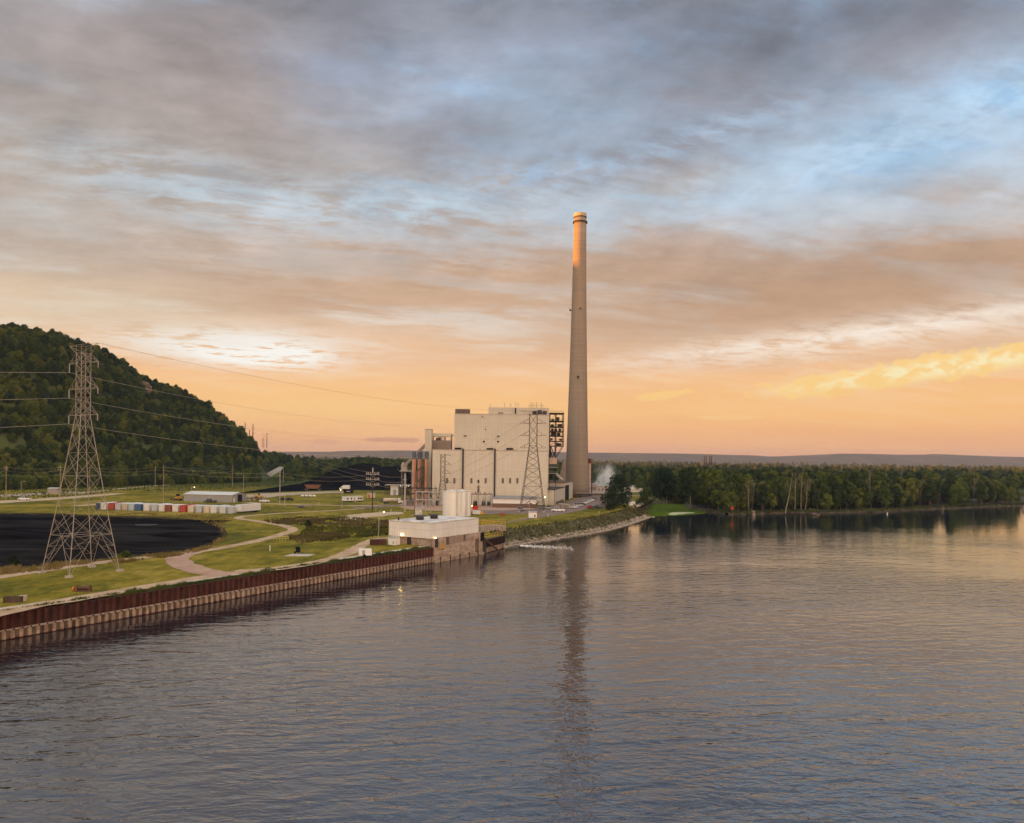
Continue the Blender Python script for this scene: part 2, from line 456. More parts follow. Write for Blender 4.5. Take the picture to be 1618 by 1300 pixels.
# coal yard on the near flat
def heap(name, label, c, rx, ry, h, seed, m):
    bm = bmesh.new(); g = []
    for i in range(33):
        col = []
        for k in range(17):
            u, v = i/16-1, k/8-1; r = math.sqrt(u*u+v*v); hz = h*max(0, 1-r)**.8*(.75+.5*noise.noise((u*2.5, v*2.5, seed)))+.18*noise.noise((u*7, v*7, seed))*max(0, 1-r)
            col.append(bm.verts.new((u*rx, v*ry, max(-.05, hz)-.02)))
        g.append(col)
    for a, b in zip(g, g[1:]):
        for k in range(16): bm.faces.new((a[k], b[k], b[k+1], a[k+1]))
    bmesh.ops.recalc_face_normals(bm, faces=bm.faces[:])
    me = bpy.data.meshes.new(name); bm.to_mesh(me); bm.free(); me.materials.append(m); o = bpy.data.objects.new(name, me); S.collection.objects.link(o); o.location = c
    return tag(o, label, 'coal heap')
struct(sheet('coal_yard', P((-140,905),(-60,922),(0,897),(60,892),(130,886),(200,877),(280,872),(318,862),(345,852),(352,838),(335,828),(300,822),(240,818),(150,816),(80,812),(0,812),(-150,815)), mat('coal_dust', (.007,.006,.006), .95, col2=(.034,.029,.028), scale=.14, bump=.2, bscale=1.1, spec=0.0, stretch=(.3,1.4,1)), GZ+.03, rag=1.0))
sheet('wet_patch', P((208,829),(230,827.6),(252,828.6),(240,830),(214,830.4)), mat('wet_coal', (.05,.046,.045), .7, scale=.5, spec=.15), GZ+.05)
sheet('coal_apron', P((372,779),(400,775),(440,769),(478,763),(640,759),(652,768),(640,772),(545,774),(470,776),(420,778)), coalm, GZ+.03)
heap('coal_heap', 'low spread coal heap at the left end of the black coal yard', G(15,846)+Vector((-6,0,.04)), 26, 11, 2.1, 3, coalm)
heap('coal_heap', 'flat ridge of coal along the far side of the coal yard', G(150,821)+Vector((0,0,.04)), 44, 5, .9, 8, coalm)
heap('coal_heap', 'small coal heap near the rounded right end of the coal yard', G(292,845)+Vector((0,0,.04)), 9, 6, 1.0, 5, coalm)
sheet('coal_fringe', P((-140,909),(-60,926),(0,901),(60,895),(130,889),(200,880),(285,874.5),(326,864),(354,853),(362,839),(342,826),(300,819.5),(240,815.5),(150,814),(80,810),(0,810),(-150,813)), mat('coal_spill', (.03,.024,.016), .95, col2=(.11,.085,.035), scale=.5, spec=0.0), GZ+.02)
strip('river_road', P((-120,1010),(-40,982),(0,966.5),(75,954),(150,941),(220,929),(300,915),(350,907.5),(400,902),(450,896),(500,889),(535,880),(560,868),(580,857),(598,850.5),(625,850)), (3.6,3.6), gravel, GZ+.04)
strip('gravel_road', P((-90,926),(0,912),(60,903),(120,894),(190,885),(250,878),(310,872.5),(370,862),(420,852),(452,842),(466,838),(456,832),(430,827),(400,822),(372,819),(385,815),(415,813),(440,811),(520,807),(575,803.5)), (3.4,3.0), gravel, GZ+.05)
strip('gravel_road', P((300,873),(280,880),(283,890),(305,899),(335,906),(365,906.5)), (5.0,5.0), road_mat('rosy_gravel', (.38,.22,.15), (.53,.35,.255)), GZ+.06)
strip('gravel_road', P((375,901),(400,903),(440,900),(480,894)), (2.6,1.6), gravel, GZ+.07)
strip('dirt_road', P((-120,800),(0,793),(60,789.5),(110,786),(160,782),(190,779.5)), (17,8), sand, GZ+.03)
strip('dirt_road', P((-60,786),(40,781.5),(80,779),(140,777.5)), (20,10), road_mat('pinkish_dirt', (.30,.225,.19), (.45,.35,.30)), GZ+.035)
strip('dirt_road', P((120,780),(190,772),(240,767.5),(300,764),(355,760)), (3.5,3.5), sand, GZ+.04)
strip('dirt_road', P((120,799),(180,795),(235,798),(300,801),(390,802)), (6,5), sand, GZ+.045)
strip('dirt_road', P((385,786),(410,782.5),(460,779.5),(520,777.5),(545,777)), (26,16), road_mat('pale_dirt', (.38,.28,.19), (.54,.41,.29)), GZ+.045)
strip('service_road', P((388,793.5),(420,795.5),(480,797.5),(540,798.5),(600,798.5),(660,797.5)), (3.5,5), gravel, GZ+.04)
strip('service_road', P((560,802),(595,800.5),(625,798),(660,799)), (9,9), asph, GZ+.05)
sheet('sandy_patch', P((545,814),(570,811.5),(600,809),(635,808),(640,812),(610,815),(580,817),(552,818)), sand, GZ+.035)
sheet('sandy_patch', P((528,820),(560,817),(585,818),(575,820.5),(545,822)), sand, GZ+.04)
sheet('parking_lot', P((757,833),(800,826),(850,818),(898,810.5),(925,805),(948,799),(972,796),(985,788),(978,781),(930,781),(905,790),(880,798),(850,803.5),(800,806.5),(745,806),(745,812),(800,812),(835,811.5),(850,811),(858,812.5),(815,822)), asph, GZ+.045, smooth=1, rag=.12)
sheet('plant_yard', P((625,802),(640,786),(700,786),(762,797),(850,802),(850,808),(800,808.5),(720,808),(660,806)), road_mat('rosy_gravel', (.38,.22,.15), (.53,.35,.255)), GZ+.03)
RAMP = [AT(417,755,775), AT(421,752.5,785), AT(433,745.3,840), AT(446,738.3,900), AT(452,735.5,930)]
for i in (0, 1): RAMP[i].z = max(GZ+.05, RAMP[i].z)
mb = MB(); m2 = MB()
for a, b in zip(RAMP, RAMP[1:]):
    d = (b-a); d.z = 0; n = Vector((-d.y, d.x, 0)).normalized()*5; dn = Vector((0,0,1))
    mb.quad(a-n, b-n, b+n, a+n)
    for sg in (-1, 1): m2.quad(a+n*sg-dn*.06, b+n*sg-dn*.06, b+n*sg*2.6-dn*(b.z-GZ+1), a+n*sg*2.6-dn*(a.z-GZ+1))
    m2.quad(a-n-dn*.06, b-n-dn*.06, b+n-dn*.06, a+n-dn*.06)
struct(mb.build('ramp_road', mat('far_asphalt', (.36,.29,.23), .9))); struct(m2.build('ramp_embankment', mat('ramp_grass', (.09,.10,.014), .95, col2=(.20,.17,.03), scale=.2)))
strip('gravel_road', P((1000,802),(1012,797),(1024,790),(1030,786)), (2.6,3), sand, GZ+.04)
sheet('pale_yard', P((985,768),(1012,770),(1020,776),(1005,778),(985,777)), sand, GZ+.04)

# ---- steel sheet pile river wall
def pile_mat(dk=1.0):
    m = bpy.data.materials.new('rusty_sheet_pile'); m.use_nodes = True; t = m.node_tree
    b = t.nodes['Principled BSDF']; b.inputs['Roughness'].default_value = .75; b.inputs['Specular IOR Level'].default_value = .25
    tc = t.nodes.new('ShaderNodeTexCoord'); o = V(t, tc.outputs['Object']); x, y, z = sep(o)
    st = nz(t, comb(t, x*2.2, y*2.2, z*.25), 1.0, 5, .65); bl = nz(t, o, .8, 4, .6)
    rust = ramp(t, st*.6+bl*.4, [(.35, (.030*dk,.010*dk,.007*dk)), (.52, (.080*dk,.026*dk,.016*dk)), (.68, (.135*dk,.048*dk,.028*dk))])
    lim = ramp(t, st*.6+bl*.4, [(.3, (.12,.075,.05)), (.48, (.36,.255,.18)), (.7, (.56,.42,.32))])
    edge = (z+(st-.5)*1.3+(bl-.5)*.6).sm(1.50, 1.15)*(z+(bl-.5)*.5).sm(.04, .26)*(.55+bl*.8)
    lg = nz(t, comb(t, x*.07, 0, 2), 1.0, 3, .6)*.9+.55
    pan_shade = y.sm(.06, .22); pk = 1-pan_shade*.62  # shade of the set-back pans painted into the wall colour
    lim = mix(t, 1.0, lim, comb(t, pk, pk, pk), 'MULTIPLY'); rust = mix(t, 1.0, rust, comb(t, 1-pan_shade*.35, 1-pan_shade*.35, 1-pan_shade*.35), 'MULTIPLY')
    c = mix(t, 1.0, mix(t, edge, rust, lim), comb(t, lg, lg, lg), 'MULTIPLY')
    t.links.new(c.o, b.inputs['Base Color'])
    return m
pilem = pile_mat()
capm = mat('pale_concrete', (.42,.36,.30), .9, scale=1.2, bump=.02)
def sheet_wall(name, label, A, B, top, group=None, pm=None):
    L = (B-A).length; u = (B-A).normalized(); n = Vector((-u.y, u.x, 0))
    root = thing(name, label, 'river wall', (A.x, A.y, 0), math.atan2(u.y, u.x), group)
    mb = MB(); per, dep = 1.12, .28; x = 0; prof = []
    while x < L:
        prof += [(x, 0), (x+per*.36, 0), (x+per*.5, dep), (x+per*.86, dep)]; x += per
    for (xa, ya), (xb, yb) in zip(prof, prof[1:]):
        mb.quad((xa, ya, -2), (xb, yb, -2), (xb, yb, top), (xa, ya, top))
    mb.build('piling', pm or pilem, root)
    mb = MB(); mb.bx(0, L, -.06, .95, top+.003, top+.10); mb.build('cap_beam', mat('rusty_cap', (.07,.03,.02), .8), root)
    mb = MB(); mb.bx(0, L, -.22, -.045, 1.30, 1.52)
    mb.build('waler', mat('limed_steel', (.20,.14,.105), .8, scale=3, col2=(.5,.40,.32)), root)
    mb = MB(); k = per*.18
    while k < L: mb.bx(k-.09, k+.09, -.30, -.225, 1.31, 1.51); k += per
    mb.build('waler_bolts', mat('dark_rust', (.03,.016,.012), .8), root)
    return root
A = wallpt(-1.4); B = wallpt(1.0)
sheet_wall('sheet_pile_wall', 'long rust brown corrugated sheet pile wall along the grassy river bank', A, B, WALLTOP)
# bank strip behind the wall: pale concrete edge, then grass slope
strip('wall_edge_path', [wallpt(-1.5, 2.2), wallpt(.5, 2.2), wallpt(1.0, 2.0)], 1.7, mat('bleached_concrete', (.50,.41,.33), .95, scale=.8, col2=(.66,.55,.45)), GZ+.03, 0)

# ---- riprap bank between the ground edge and the river
bankm = mat('weedy_bank', (.045,.045,.016), .95, scale=.5, col2=(.15,.13,.06), bump=.3, bscale=1.2)
mb = MB(); prev = None
for a, b in zip(SH[1:], BANK):
    col = []
    for k in range(7):
        q = k/6; p = a+(b-a)*q; zz = -1.2+(GZ+1.2)*q**.8 if k else -1.2
        o = (a-b).normalized()*1.2 if k == 0 else Vector((0,0,0))
        col.append(Vector((p.x+o.x, p.y+o.y, zz if k < 6 else GZ-.002)))
    if prev:
        for k in range(6): mb.quad(prev[k], col[k], col[k+1], prev[k+1])
    prev = col
struct(mb.build('river_bank', bankm))
mb = MB(); rnd = random.Random(3)
def rock(mb, c, r, rnd):
    i = len(mb.v); M = Matrix.Rotation(rnd.uniform(0, 6.3), 3, 'Z') @ Matrix.Rotation(rnd.uniform(-.6, .6), 3, 'X')
    for p in ((-1,-.7,-.5), (.9,-.8,-.4), (1,.7,-.5), (-.8,.9,-.5), (-.6,-.5,.5), (.7,-.4,.45), (.55,.6,.5), (-.6,.5,.4)):
        q = M @ Vector([a*r*rnd.uniform(.7, 1.2) for a in p]); mb.v.append((c[0]+q.x, c[1]+q.y, c[2]+q.z))
    for f in ((3,2,1,0), (4,5,6,7), (0,1,5,4), (1,2,6,5), (2,3,7,6), (3,0,4,7)): mb.f.append(tuple(i+k for k in f))
for i in range(1, 12):
    a, b, c, d = SH[i], SH[i+1], BANK[i-1], BANK[i]
    for _ in range(int((b-a).length*9)):
        t = rnd.random(); q = rnd.random()**1.5*.38-.02
        p = a.lerp(b, t).lerp(c.lerp(d, t), q)
        rock(mb, (p.x, p.y, max(.0, -1.2+(GZ+1.2)*max(q, .001)**.8)), rnd.uniform(.18, .5), rnd)
struct(mb.build('riprap_stones', mat('riprap', (.24,.185,.14), .95, scale=.6, col2=(.46,.37,.29))), 'stuff')

# ---- wooded island / far bank of the side channel
ISH = [(106,462), (101,430), (100,405), (103,388), (106,380)]+[tuple(G(*p, 0).xy) for p in ((1150,812.5), (1180,813), (1215,811), (1250,810), (1290,810.5), (1340,809.5), (1390,808.5), (1440,805.5), (1500,803), (1560,800.5), (1618,798.5), (1720,793))]+[(760,640), (1500,1060)]
ISL = [Vector((p[0], p[1], 0)) for p in ISH]
pl = [Vector((p.x, p.y, 1.3)) for p in ISL]+[Vector((1500,1400,1.3)), Vector((400,760,1.3)), Vector((106,620,1.3))]
bm = bmesh.new(); vs = [bm.verts.new(p) for p in pl]; f = bm.faces.new(vs); bm.normal_update()
if f.normal.z < 0: f.normal_flip()
bmesh.ops.triangulate(bm, faces=[f])
me = bpy.data.meshes.new('wood_floor'); bm.to_mesh(me); bm.free(); me.materials.append(mat('leaf_litter', (.025,.026,.010), .95, scale=.3, col2=(.07,.055,.028)))
o = bpy.data.objects.new('wood_floor', me); S.collection.objects.link(o); struct(o)
mb = MB()
for a, b in zip(ISL, ISL[1:]):
    n = (b-a).normalized(); n = Vector((n.y, -n.x, 0))
    L = max(1, int((b-a).length/4))
    for k in range(L):
        p, q = a.lerp(b, k/L), a.lerp(b, (k+1)/L)
        j = lambda v: n*(2.2+1.4*noise.noise((v.x*.15, v.y*.15, 0)))
        mb.quad((p.x, p.y, 1.3), (q.x, q.y, 1.3), tuple(q+j(q)+Vector((0,0,-.4))), tuple(p+j(p)+Vector((0,0,-.4))))
struct(mb.build('muddy_shore', mat('shore_mud', (.035,.028,.014), .9, scale=.3, col2=(.12,.088,.052), bump=.2, bscale=1)))
# ---- duckweed in the side channel mouth
dw = mat('duckweed', (.050,.085,.002), .9, spec=.05, scale=.25, col2=(.12,.15,.008), bump=.03, bscale=2)
o = sheet('duckweed', P0 if False else [Vector((62,352,0)), Vector((70,356,0)), Vector((84,364,0)), Vector((96,376,0)), Vector((103,396,0)), Vector((104,432,0)), Vector((108,466,0)), Vector((90,462,0)), Vector((72,420,0)), Vector((64,380,0))], dw, .05, 'stuff')
sheet('duckweed', [Vector((75.5,361,0)), Vector((85,374,0)), Vector((96,385,0)), Vector((86,388,0)), Vector((78,378,0))], mat('pale_scum', (.42,.42,.24), .8, scale=.6, col2=(.55,.52,.34)), .07, 'stuff')
# ---- outfall foam
mb = MB(); rnd = random.Random(11); fa, fb = G(822, 862, 0), G(905, 866, 0)
for _ in range(520):
    t = rnd.random()**1.3; p = fa.lerp(fb, t)+Vector((0, rnd.gauss(0, .9+2.4*t), 0)); r = rnd.uniform(.04, .16)*(1-.6*t)
    mb.lathe([(r, -.05), (r*.85, .05), (r*.3, .10)], (p.x, p.y, .01), 6)
struct(mb.build('outfall_foam', mat('foam', (.80,.76,.70), .6)), 'stuff')

# ---- far ridge across the valley
mb = MB(); N = 170
sil = [(-500,714),(200,714),(460,713.5),(520,713.5),(560,712),(650,711.5),(800,713),(940,715),(1000,715.5),(1050,716),(1110,717),(1150,718.5),(1205,719.5),(1215,721.5),(1250,720),(1300,718),(1330,716.5),(1380,717),(1420,718.5),(1460,718),(1480,717),(1500,718),(1560,720.5),(1618,722),(2300,722)]
ry, rows = 6800, []
for i in range(N+1):
    px = -500+2800*i/N
    top = AT(px, lerp(sil, px), ry)
    spur = max(0, noise.noise((px*.012, 3.3, 0)))*900+300*abs(noise.noise((px*.03, 1, 0)))
    rows.append([(top.x*.9, ry*.86-spur*.6, 3), (top.x*.93, ry*.90-spur*.5, 8+top.z*.12), (top.x*.96, ry*.95-spur*.35, top.z*.55), (top.x, ry, top.z+2*noise.noise((px*.2, 0, 0))), (top.x*1.06, ry*1.1, top.z*.98), (top.x*1.3, ry*1.4, top.z*.9)])
for a, b in zip(rows, rows[1:]):
    for k in range(5): mb.quad(a[k], b[k], b[k+1], a[k+1])
o = struct(mb.build('far_hills', mat('far_hill_woods', (.018,.026,.026), .95, scale=.006, col2=(.085,.062,.045), lo=.48, hi=.72), smooth=True))

# ---- the wooded bluff
FOOT0, FD = Vector((-300, 505, 0)), Vector((.40, .9165, 0)); FN = Vector((-.9165, .40, 0))
def FT(Y): return (Y-505)/FD.y
def crest_t(px, py):
    r = rp(px, py)[0]/F; return (r*(505+FN.y*112)-(-300+FN.x*112))/(FD.x-r*FD.y)
HT = [(FT(-900), 118), (FT(-300), 128), (FT(150), 150), (FT(330), 162)]
for q in ((-60,512),(0,516),(50,518),(100,525),(130,535),(160,548),(190,566),(213,585),(222,592),(240,595),(262,598),(280,606),(300,622),(320,643),(350,668),(380,692),(398,707)):
    t_ = crest_t(*q); HT.append((t_, AT(q[0], q[1], 505+FD.y*t_+FN.y*112).z-GZ-8.5))
HT += [(HT[-1][0]+9, 9), (HT[-1][0]+17, -3), (FT(905), -3), (FT(935), 5), (FT(1000), 15), (FT(1100), 11), (FT(1200), 5), (FT(1290), -3)]
def hill_z(t, w):
    h = lerp(HT, t+.436*w*min(1, max(0, (t-400)/60)))
    q = max(0, min(1, (w+6)/118)); prof = (q*q*(3-2*q))*.8+.2*q
    if w > 112: prof = 1+.05*math.sin((w-112)/60)
    n = noise.noise((t*.012, w*.016, 0))*9*min(1, max(0, w/50))+noise.noise((t*.05, w*.05, 4))*3*min(1, max(0, w/30))
    gully = -7*max(0, noise.noise((t*.022, .5, 9)))*math.sin(math.pi*q)
    X, Y = FOOT0.x+FD.x*t+FN.x*w, FOOT0.y+FD.y*t+FN.y*w
    if 500 < Y < 925:                        # the bluff ends at the road ramp
        q2 = max(0, min(1, (X/Y*F+CX-397)/30)); h *= 1-q2*q2*(3-2*q2)
    if t > 380: h *= max(0, min(1, 1-(w-115)/70))
    return GZ-.6+h*prof+(n+gully)*max(0, min(1, h/60))
def hill_p(t, w): p = FOOT0+FD*t+FN*w; return Vector((p.x, p.y, hill_z(t, w)))
bm = bmesh.new(); NT, NW = 175, 34; t0, t1 = FT(-700), FT(1330); gr = []
for i in range(NT+1):
    t = t0+(t1-t0)*i/NT
    gr.append([bm.verts.new(hill_p(t, w) if w > -8 else hill_p(t, w)-Vector((0,0,1.5))) for w in [(-8+k*6 if k < 24 else 136+(k-24)*45) for k in range(NW+1)]])
for i in range(NT):
    for k in range(NW): bm.faces.new((gr[i][k], gr[i+1][k], gr[i+1][k+1], gr[i][k+1]))
bmesh.ops.recalc_face_normals(bm, faces=bm.faces[:])
me = bpy.data.meshes.new('wooded_bluff'); bm.to_mesh(me); bm.free()
me.materials.append(mat('forest_floor', (.034,.050,.010), .95, scale=.05, col2=(.085,.095,.020))); me.polygons.foreach_set('use_smooth', [True]*len(me.polygons))
o = bpy.data.objects.new('bluff', me); S.collection.objects.link(o); struct(o)
# low wooded knoll behind the head of the ramp
KC = AT(428, 725, 1010); KRX, KRY, KH = 95, 85, 17
def knoll_z(x, y):
    r = math.hypot((x-KC.x)/KRX, (y-KC.y)/KRY); return GZ-.5+KH*max(0, 1-r*r)**1.2*(1+.25*noise.noise((x*.03, y*.03, 2)))
mb = MB()
for i in range(24):
    for k in range(24):
        q = [(KC.x+KRX*(a/12-1), KC.y+KRY*(b/12-1)) for a, b in ((i,k),(i+1,k),(i+1,k+1),(i,k+1))]
        mb.quad(*[(x, y, knoll_z(x, y)) for x, y in q])
struct(mb.build('knoll', MATS.get('forest_floor') or mat('forest_floor', (.034,.050,.010)), smooth=True))
# pale rock outcrops near the crest
rockm = mat('bluff_rock', (.10,.075,.055), .9, scale=.25, col2=(.27,.20,.15), stretch=(1,1,2.5), bump=.4, bscale=.4)
CLIFFS = [(crest_t(206,580), 92, 15, 4), (crest_t(301,625), 94, 8, 4)]
for (t, w, ln, ht) in CLIFFS:
    bm = bmesh.new(); g = []
    for i in range(25):
        tt = t-ln/2+ln*i/24; e = math.sin(math.pi*i/24)**.4; c = []
        for k in range(11):
            z = k/10; p = FOOT0+FD*tt+FN*(w+8*(1-e)-3+1.5*z)
            j = 1.3*noise.noise((tt*.3, z*3, 1))+.6*noise.noise((tt*.9, z*7, 5))
            p = p-FN*(j+2.5)*e; c.append(bm.verts.new((p.x, p.y, hill_z(tt, w)-4+ (ht+5)*z*(.75+.25*e)+1.0*noise.noise((tt*.4, 2, 2)))))
        q = FOOT0+FD*tt+FN*(w+14); c.append(bm.verts.new((q.x, q.y, hill_z(tt, w+14)-1)))
        g.append(c)
    for a, b in zip(g, g[1:]):
        for k in range(11): bm.faces.new((a[k], b[k], b[k+1], a[k+1]))
    bmesh.ops.recalc_face_normals(bm, faces=bm.faces[:])
    me = bpy.data.meshes.new('rock_cliff'); bm.to_mesh(me); bm.free(); me.materials.append(rockm)
    o = bpy.data.objects.new('rock_cliff', me); S.collection.objects.link(o); struct(o)
# ================================================================ VEGETATION
def leaf_mat(name, stops, nsc=.35):
    m = bpy.data.materials.new(name); m.use_nodes = True; t = m.node_tree
    b = t.nodes['Principled BSDF']; b.inputs['Roughness'].default_value = .8; b.inputs['Specular IOR Level'].default_value = .15
    oi = t.nodes.new('ShaderNodeObjectInfo'); rnd = V(t, oi.outputs['Random'])
    o = V(t, t.nodes.new('ShaderNodeTexCoord').outputs['Object'])
    n = nz(t, o, nsc, 4, .65); n2 = nz(t, o, 2.2, 2, .6)
    c = ramp(t, rnd, stops)
    k = .12+n*1.15+n2*.55; c = mix(t, 1.0, c, comb(t, k, k, k), 'MULTIPLY')
    t.links.new(c.o, b.inputs['Base Color'])
    return m
leafm = leaf_mat('leaves', [(0, (.022,.036,.006)), (.3, (.036,.052,.008)), (.55, (.056,.074,.010)), (.8, (.085,.105,.013)), (.95, (.13,.14,.018)), (1, (.15,.145,.02))])
leafl = leaf_mat('light_leaves', [(0, (.050,.072,.010)), (.5, (.080,.105,.013)), (.85, (.12,.14,.017)), (1, (.15,.14,.022))])
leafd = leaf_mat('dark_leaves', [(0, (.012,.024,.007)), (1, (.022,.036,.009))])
leafy = leaf_mat('yellow_green_leaves', [(0, (.095,.095,.018)), (1, (.14,.125,.022))])
leafb = leaf_mat('browning_leaves', [(0, (.075,.048,.028)), (1, (.10,.065,.035))])
leafr = leaf_mat('reddening_leaves', [(0, (.055,.022,.016)), (1, (.085,.034,.022))])
barkm = mat('bark', (.10,.075,.055), .9, scale=1.5, col2=(.19,.145,.105), stretch=(1,1,.2))
barkp = mat('pale_bark', (.21,.16,.12), .9, scale=1.0, col2=(.34,.27,.21), stretch=(1,1,.3))
def crown_mb(seed, h, r, base=.3, nl=2300, leaf=.62, lobes=13, squash=1.0):
    rnd = random.Random(seed); mb = MB(); L = []
    for i in range(lobes):
        zf = base+(1-base)*((i+.5)/lobes)
        zr = (zf-base)/(1-base)
        wid = r*(.55+.75*math.sin(math.pi*min(1, zr*.82+.18))-.45*zr**3)
        an = i*2.4+rnd.uniform(-.5, .5); rr = wid*rnd.uniform(.25, .75)*(1 if i < lobes-1 else .2)
        lr = r*rnd.uniform(.34, .58)*(1-.25*zr)
        L.append((Vector((rr*math.cos(an), rr*math.sin(an), min(zf*h, h-lr*.8))), lr))
    tot = sum(l[1]**2 for l in L)
    for c, lr in L:
        for _ in range(int(nl*lr*lr/tot)):
            d = Vector((rnd.gauss(0,1), rnd.gauss(0,1), rnd.gauss(.25,1)*squash)).normalized()
            bumpy = 1+.28*noise.noise(d*2.3+c)
            p = c+d*lr*bumpy*(rnd.uniform(.55, 1.05) if rnd.random() < .25 else rnd.uniform(.86, 1.10))
            nrm = (d+Vector((rnd.uniform(-.7,.7), rnd.uniform(-.7,.7), rnd.uniform(-.5,.8)))).normalized()
            u = nrm.orthogonal().normalized(); w = nrm.cross(u); a = rnd.uniform(0, 6.3)
            u, w = u*math.cos(a)+w*math.sin(a), w*math.cos(a)-u*math.sin(a)
            s = leaf*rnd.uniform(.55, 1.25); u *= s*.5; w *= s*.36
            mb.poly([p-u, p-w*.9-u*.1, p+u, p+w*1.1+u*.15])
    return mb, L
def trunk_mb(seed, h, r, L, tr=.32):
    rnd = random.Random(seed); mb = MB(); top = Vector((rnd.uniform(-.4,.4), rnd.uniform(-.4,.4), h*.62)); mid = Vector((rnd.uniform(-.3,.3), rnd.uniform(-.3,.3), h*.3))
    mb.tube((0,0,-.6), mid, tr, tr*.75, 7); mb.tube(mid, top, tr*.75, tr*.35, 7)
    for c, lr in L[::2]:
        q = max(.15, min(.95, (c.z-lr*.6)/(h*.62))); st = mid.lerp(top, max(0, (q-.48)/.52)) if q > .48 else Vector((0,0,0)).lerp(mid, q/.48)
        mb.tube(st, st.lerp(c, .5)+Vector((0,0,-.4)), tr*.3, tr*.2, 5); mb.tube(st.lerp(c, .5)+Vector((0,0,-.4)), c, tr*.2, tr*.08, 5)
    return mb
PROTO = []      # (crown mesh, trunk mesh, height, radius)
for i, (h, r, base, nl, lf) in enumerate([(19, 5.2, .22, 3000, .95), (22, 5.0, .30, 3000, .95), (17, 5.6, .18, 3000, .95), (21, 4.2, .25, 2600, .9), (18, 6.2, .28, 3300, 1.0), (15, 4.4, .12, 2600, .85), (13, 5.6, .05, 2400, 1.0), (12, 6.2, .05, 2600, 1.05), (14, 5.0, .08, 2400, 1.0), (11, 5.2, .02, 2200, .95)]):
    cm, L = crown_mb(40+i, h, r, base, nl, lf, 13+i % 3*2)
    tm = trunk_mb(60+i, h, r, L)
    PROTO.append((cm, tm, h, r))
_pm = {}
def tree(i, loc, rz, sc, label, group=None, cat='tree', leaf=None, name='tree', bark=None):
    key = (i, leaf.name if leaf else '', bark.name if bark else '')
    root = thing(name, label, cat, loc, rz, group); root.scale = (sc[0], sc[0], sc[1])
    if key not in _pm:
        t = PROTO[i][1].build('trunk', bark or barkm, root); c = PROTO[i][0].build('crown', leaf or leafm, root); _pm[key] = (t, c)
    else:
        for o in _pm[key]:
            q = o.copy(); S.collection.objects.link(q); q.parent = root
    return root
WOODL = 'green tree in the dense wood along the far river shore, one of many alike'
BARE = [
    (1241, 811, 745, 1.1, 'bare pale trunk leaning right, left end of the dead group'),
    (1256, 807, 748, .1, 'bare grey brown dead tree just right of the leaning trunk'),
    (1265, 806, 744, .15, 'tallest bare dead tree in the middle of the dead group'),
    (1273, 806, 752, .35, 'thin pale dead tree second from the right in the dead group'),
    (1279, 804, 755, .1, 'slender bare trunk at the right end of the dead group'),
    (1183, 809, 760, -.2, 'pale trunk forked low near the red channel marker'),
    (1188, 807, 758, .5, 'pale slanting trunk beside the forked one near the red marker'),
    (1376, 803, 742, -.25, 'large pale forked dead tree with wide bare limbs on the far shore'),
    (1421, 786, 740, .4, 'pale leaning trunk standing out of the green wood'),
    (1454, 799, 760, .0, 'thin pale trunk at the edge of the green wood, short and straight'),
    (1538, 795, 742, .2, 'tall thin pale trunk towards the right end of the far shore'),
    (1527, 794, 768, .5, 'short leaning trunk beside the tall thin pale trunk'),
    (1486, 794, 770, 0, 'short pale stub trunk in the shaded edge of the wood')]
BAREP = [G(q[0], q[1], .9) for q in BARE]
def hides(p, w=3.4): return any(q.y > p.y-2 and abs(p.x-q.x*p.y/q.y) < w and q.y-p.y < 60 for q in BAREP)
rnd = random.Random(21)
ISLL = ISL[3:17]
spots = []
# island wood: rows back from the shoreline
for a, b in zip(ISLL, ISLL[1:]):
    n = (b-a).normalized(); n = Vector((-n.y, n.x, 0)); 
    if a.x > 330: break
    for row in range(26):
        off = 3.5+row*5.6; k = 0.0; L = (b-a).length; stp = 5.2 if row < 3 else 6.4
        while k < L:
            p = a+(b-a)*((k+rnd.uniform(-1.8, 1.8))/L)+n*(off+rnd.uniform(-2, 2)); k += stp
            spots.append((off, p, row))
# fringe along the duckweed mouth and behind the plant
for p in ISL[:4]:
    for row in range(8):
        spots.append((4+row*6, p+Vector((4+row*5.5+rnd.uniform(-2,2), rnd.uniform(-6,6), 0)), row))
for k in range(8):
    for row in range(5):
        p = Vector((112+k*7-row*4, 476+row*9+rnd.uniform(-3,3), 0)); spots.append((3+row*6, p, row))
spots.sort(key=lambda s: s[0])
def vis(p, m=1.04): return p.y > 10 and abs(p.x/p.y) < .675*m
stuff_pts = []        # (x,y,z,scale,rot)
nfront = 0
for off, p, row in spots:
    if hides(p) or (p.x/p.y*F+CX < 1024 and p.y < 640): continue
    if inside(p, [(q.x, q.y) for q in ISL]+[(1500,1400), (400,760), (106,620)]) or p.y > 460:
        if row <= 4 and vis(p) and nfront < 175 and p.y < 560:
            sc = rnd.choice((.5,.62,.72,.8,.86,.94))*rnd.uniform(.93,1.05); i = rnd.choice((0,1,2,3,4,5,5) if row > 0 else (0,2,3,5,5))
            r = rnd.random(); lf = leafb if r < .03 else leafy if r < .06 and row < 3 else leafl if r > .70 else None
            nfront += 1
            if row == 0: sc *= .85
            kind = 'browning tree among the green wood on the far river shore' if lf is leafb else 'yellow green tree among the darker wood on the far river shore' if lf is leafy else WOODL
            tree(i, (p.x, p.y, 1.2), rnd.uniform(0, 6.3), (sc*rnd.uniform(.85,1.1), sc*rnd.uniform(.9,1.12)), kind, {leafb: 'browning trees on the far shore', leafy: 'yellow green trees on the far shore'}.get(lf, 'trees of the far shore wood'), leaf=lf)
        else: stuff_pts.append((p.x, p.y, 1.2, rnd.uniform(.62, .92), rnd.uniform(0, 6.3)))
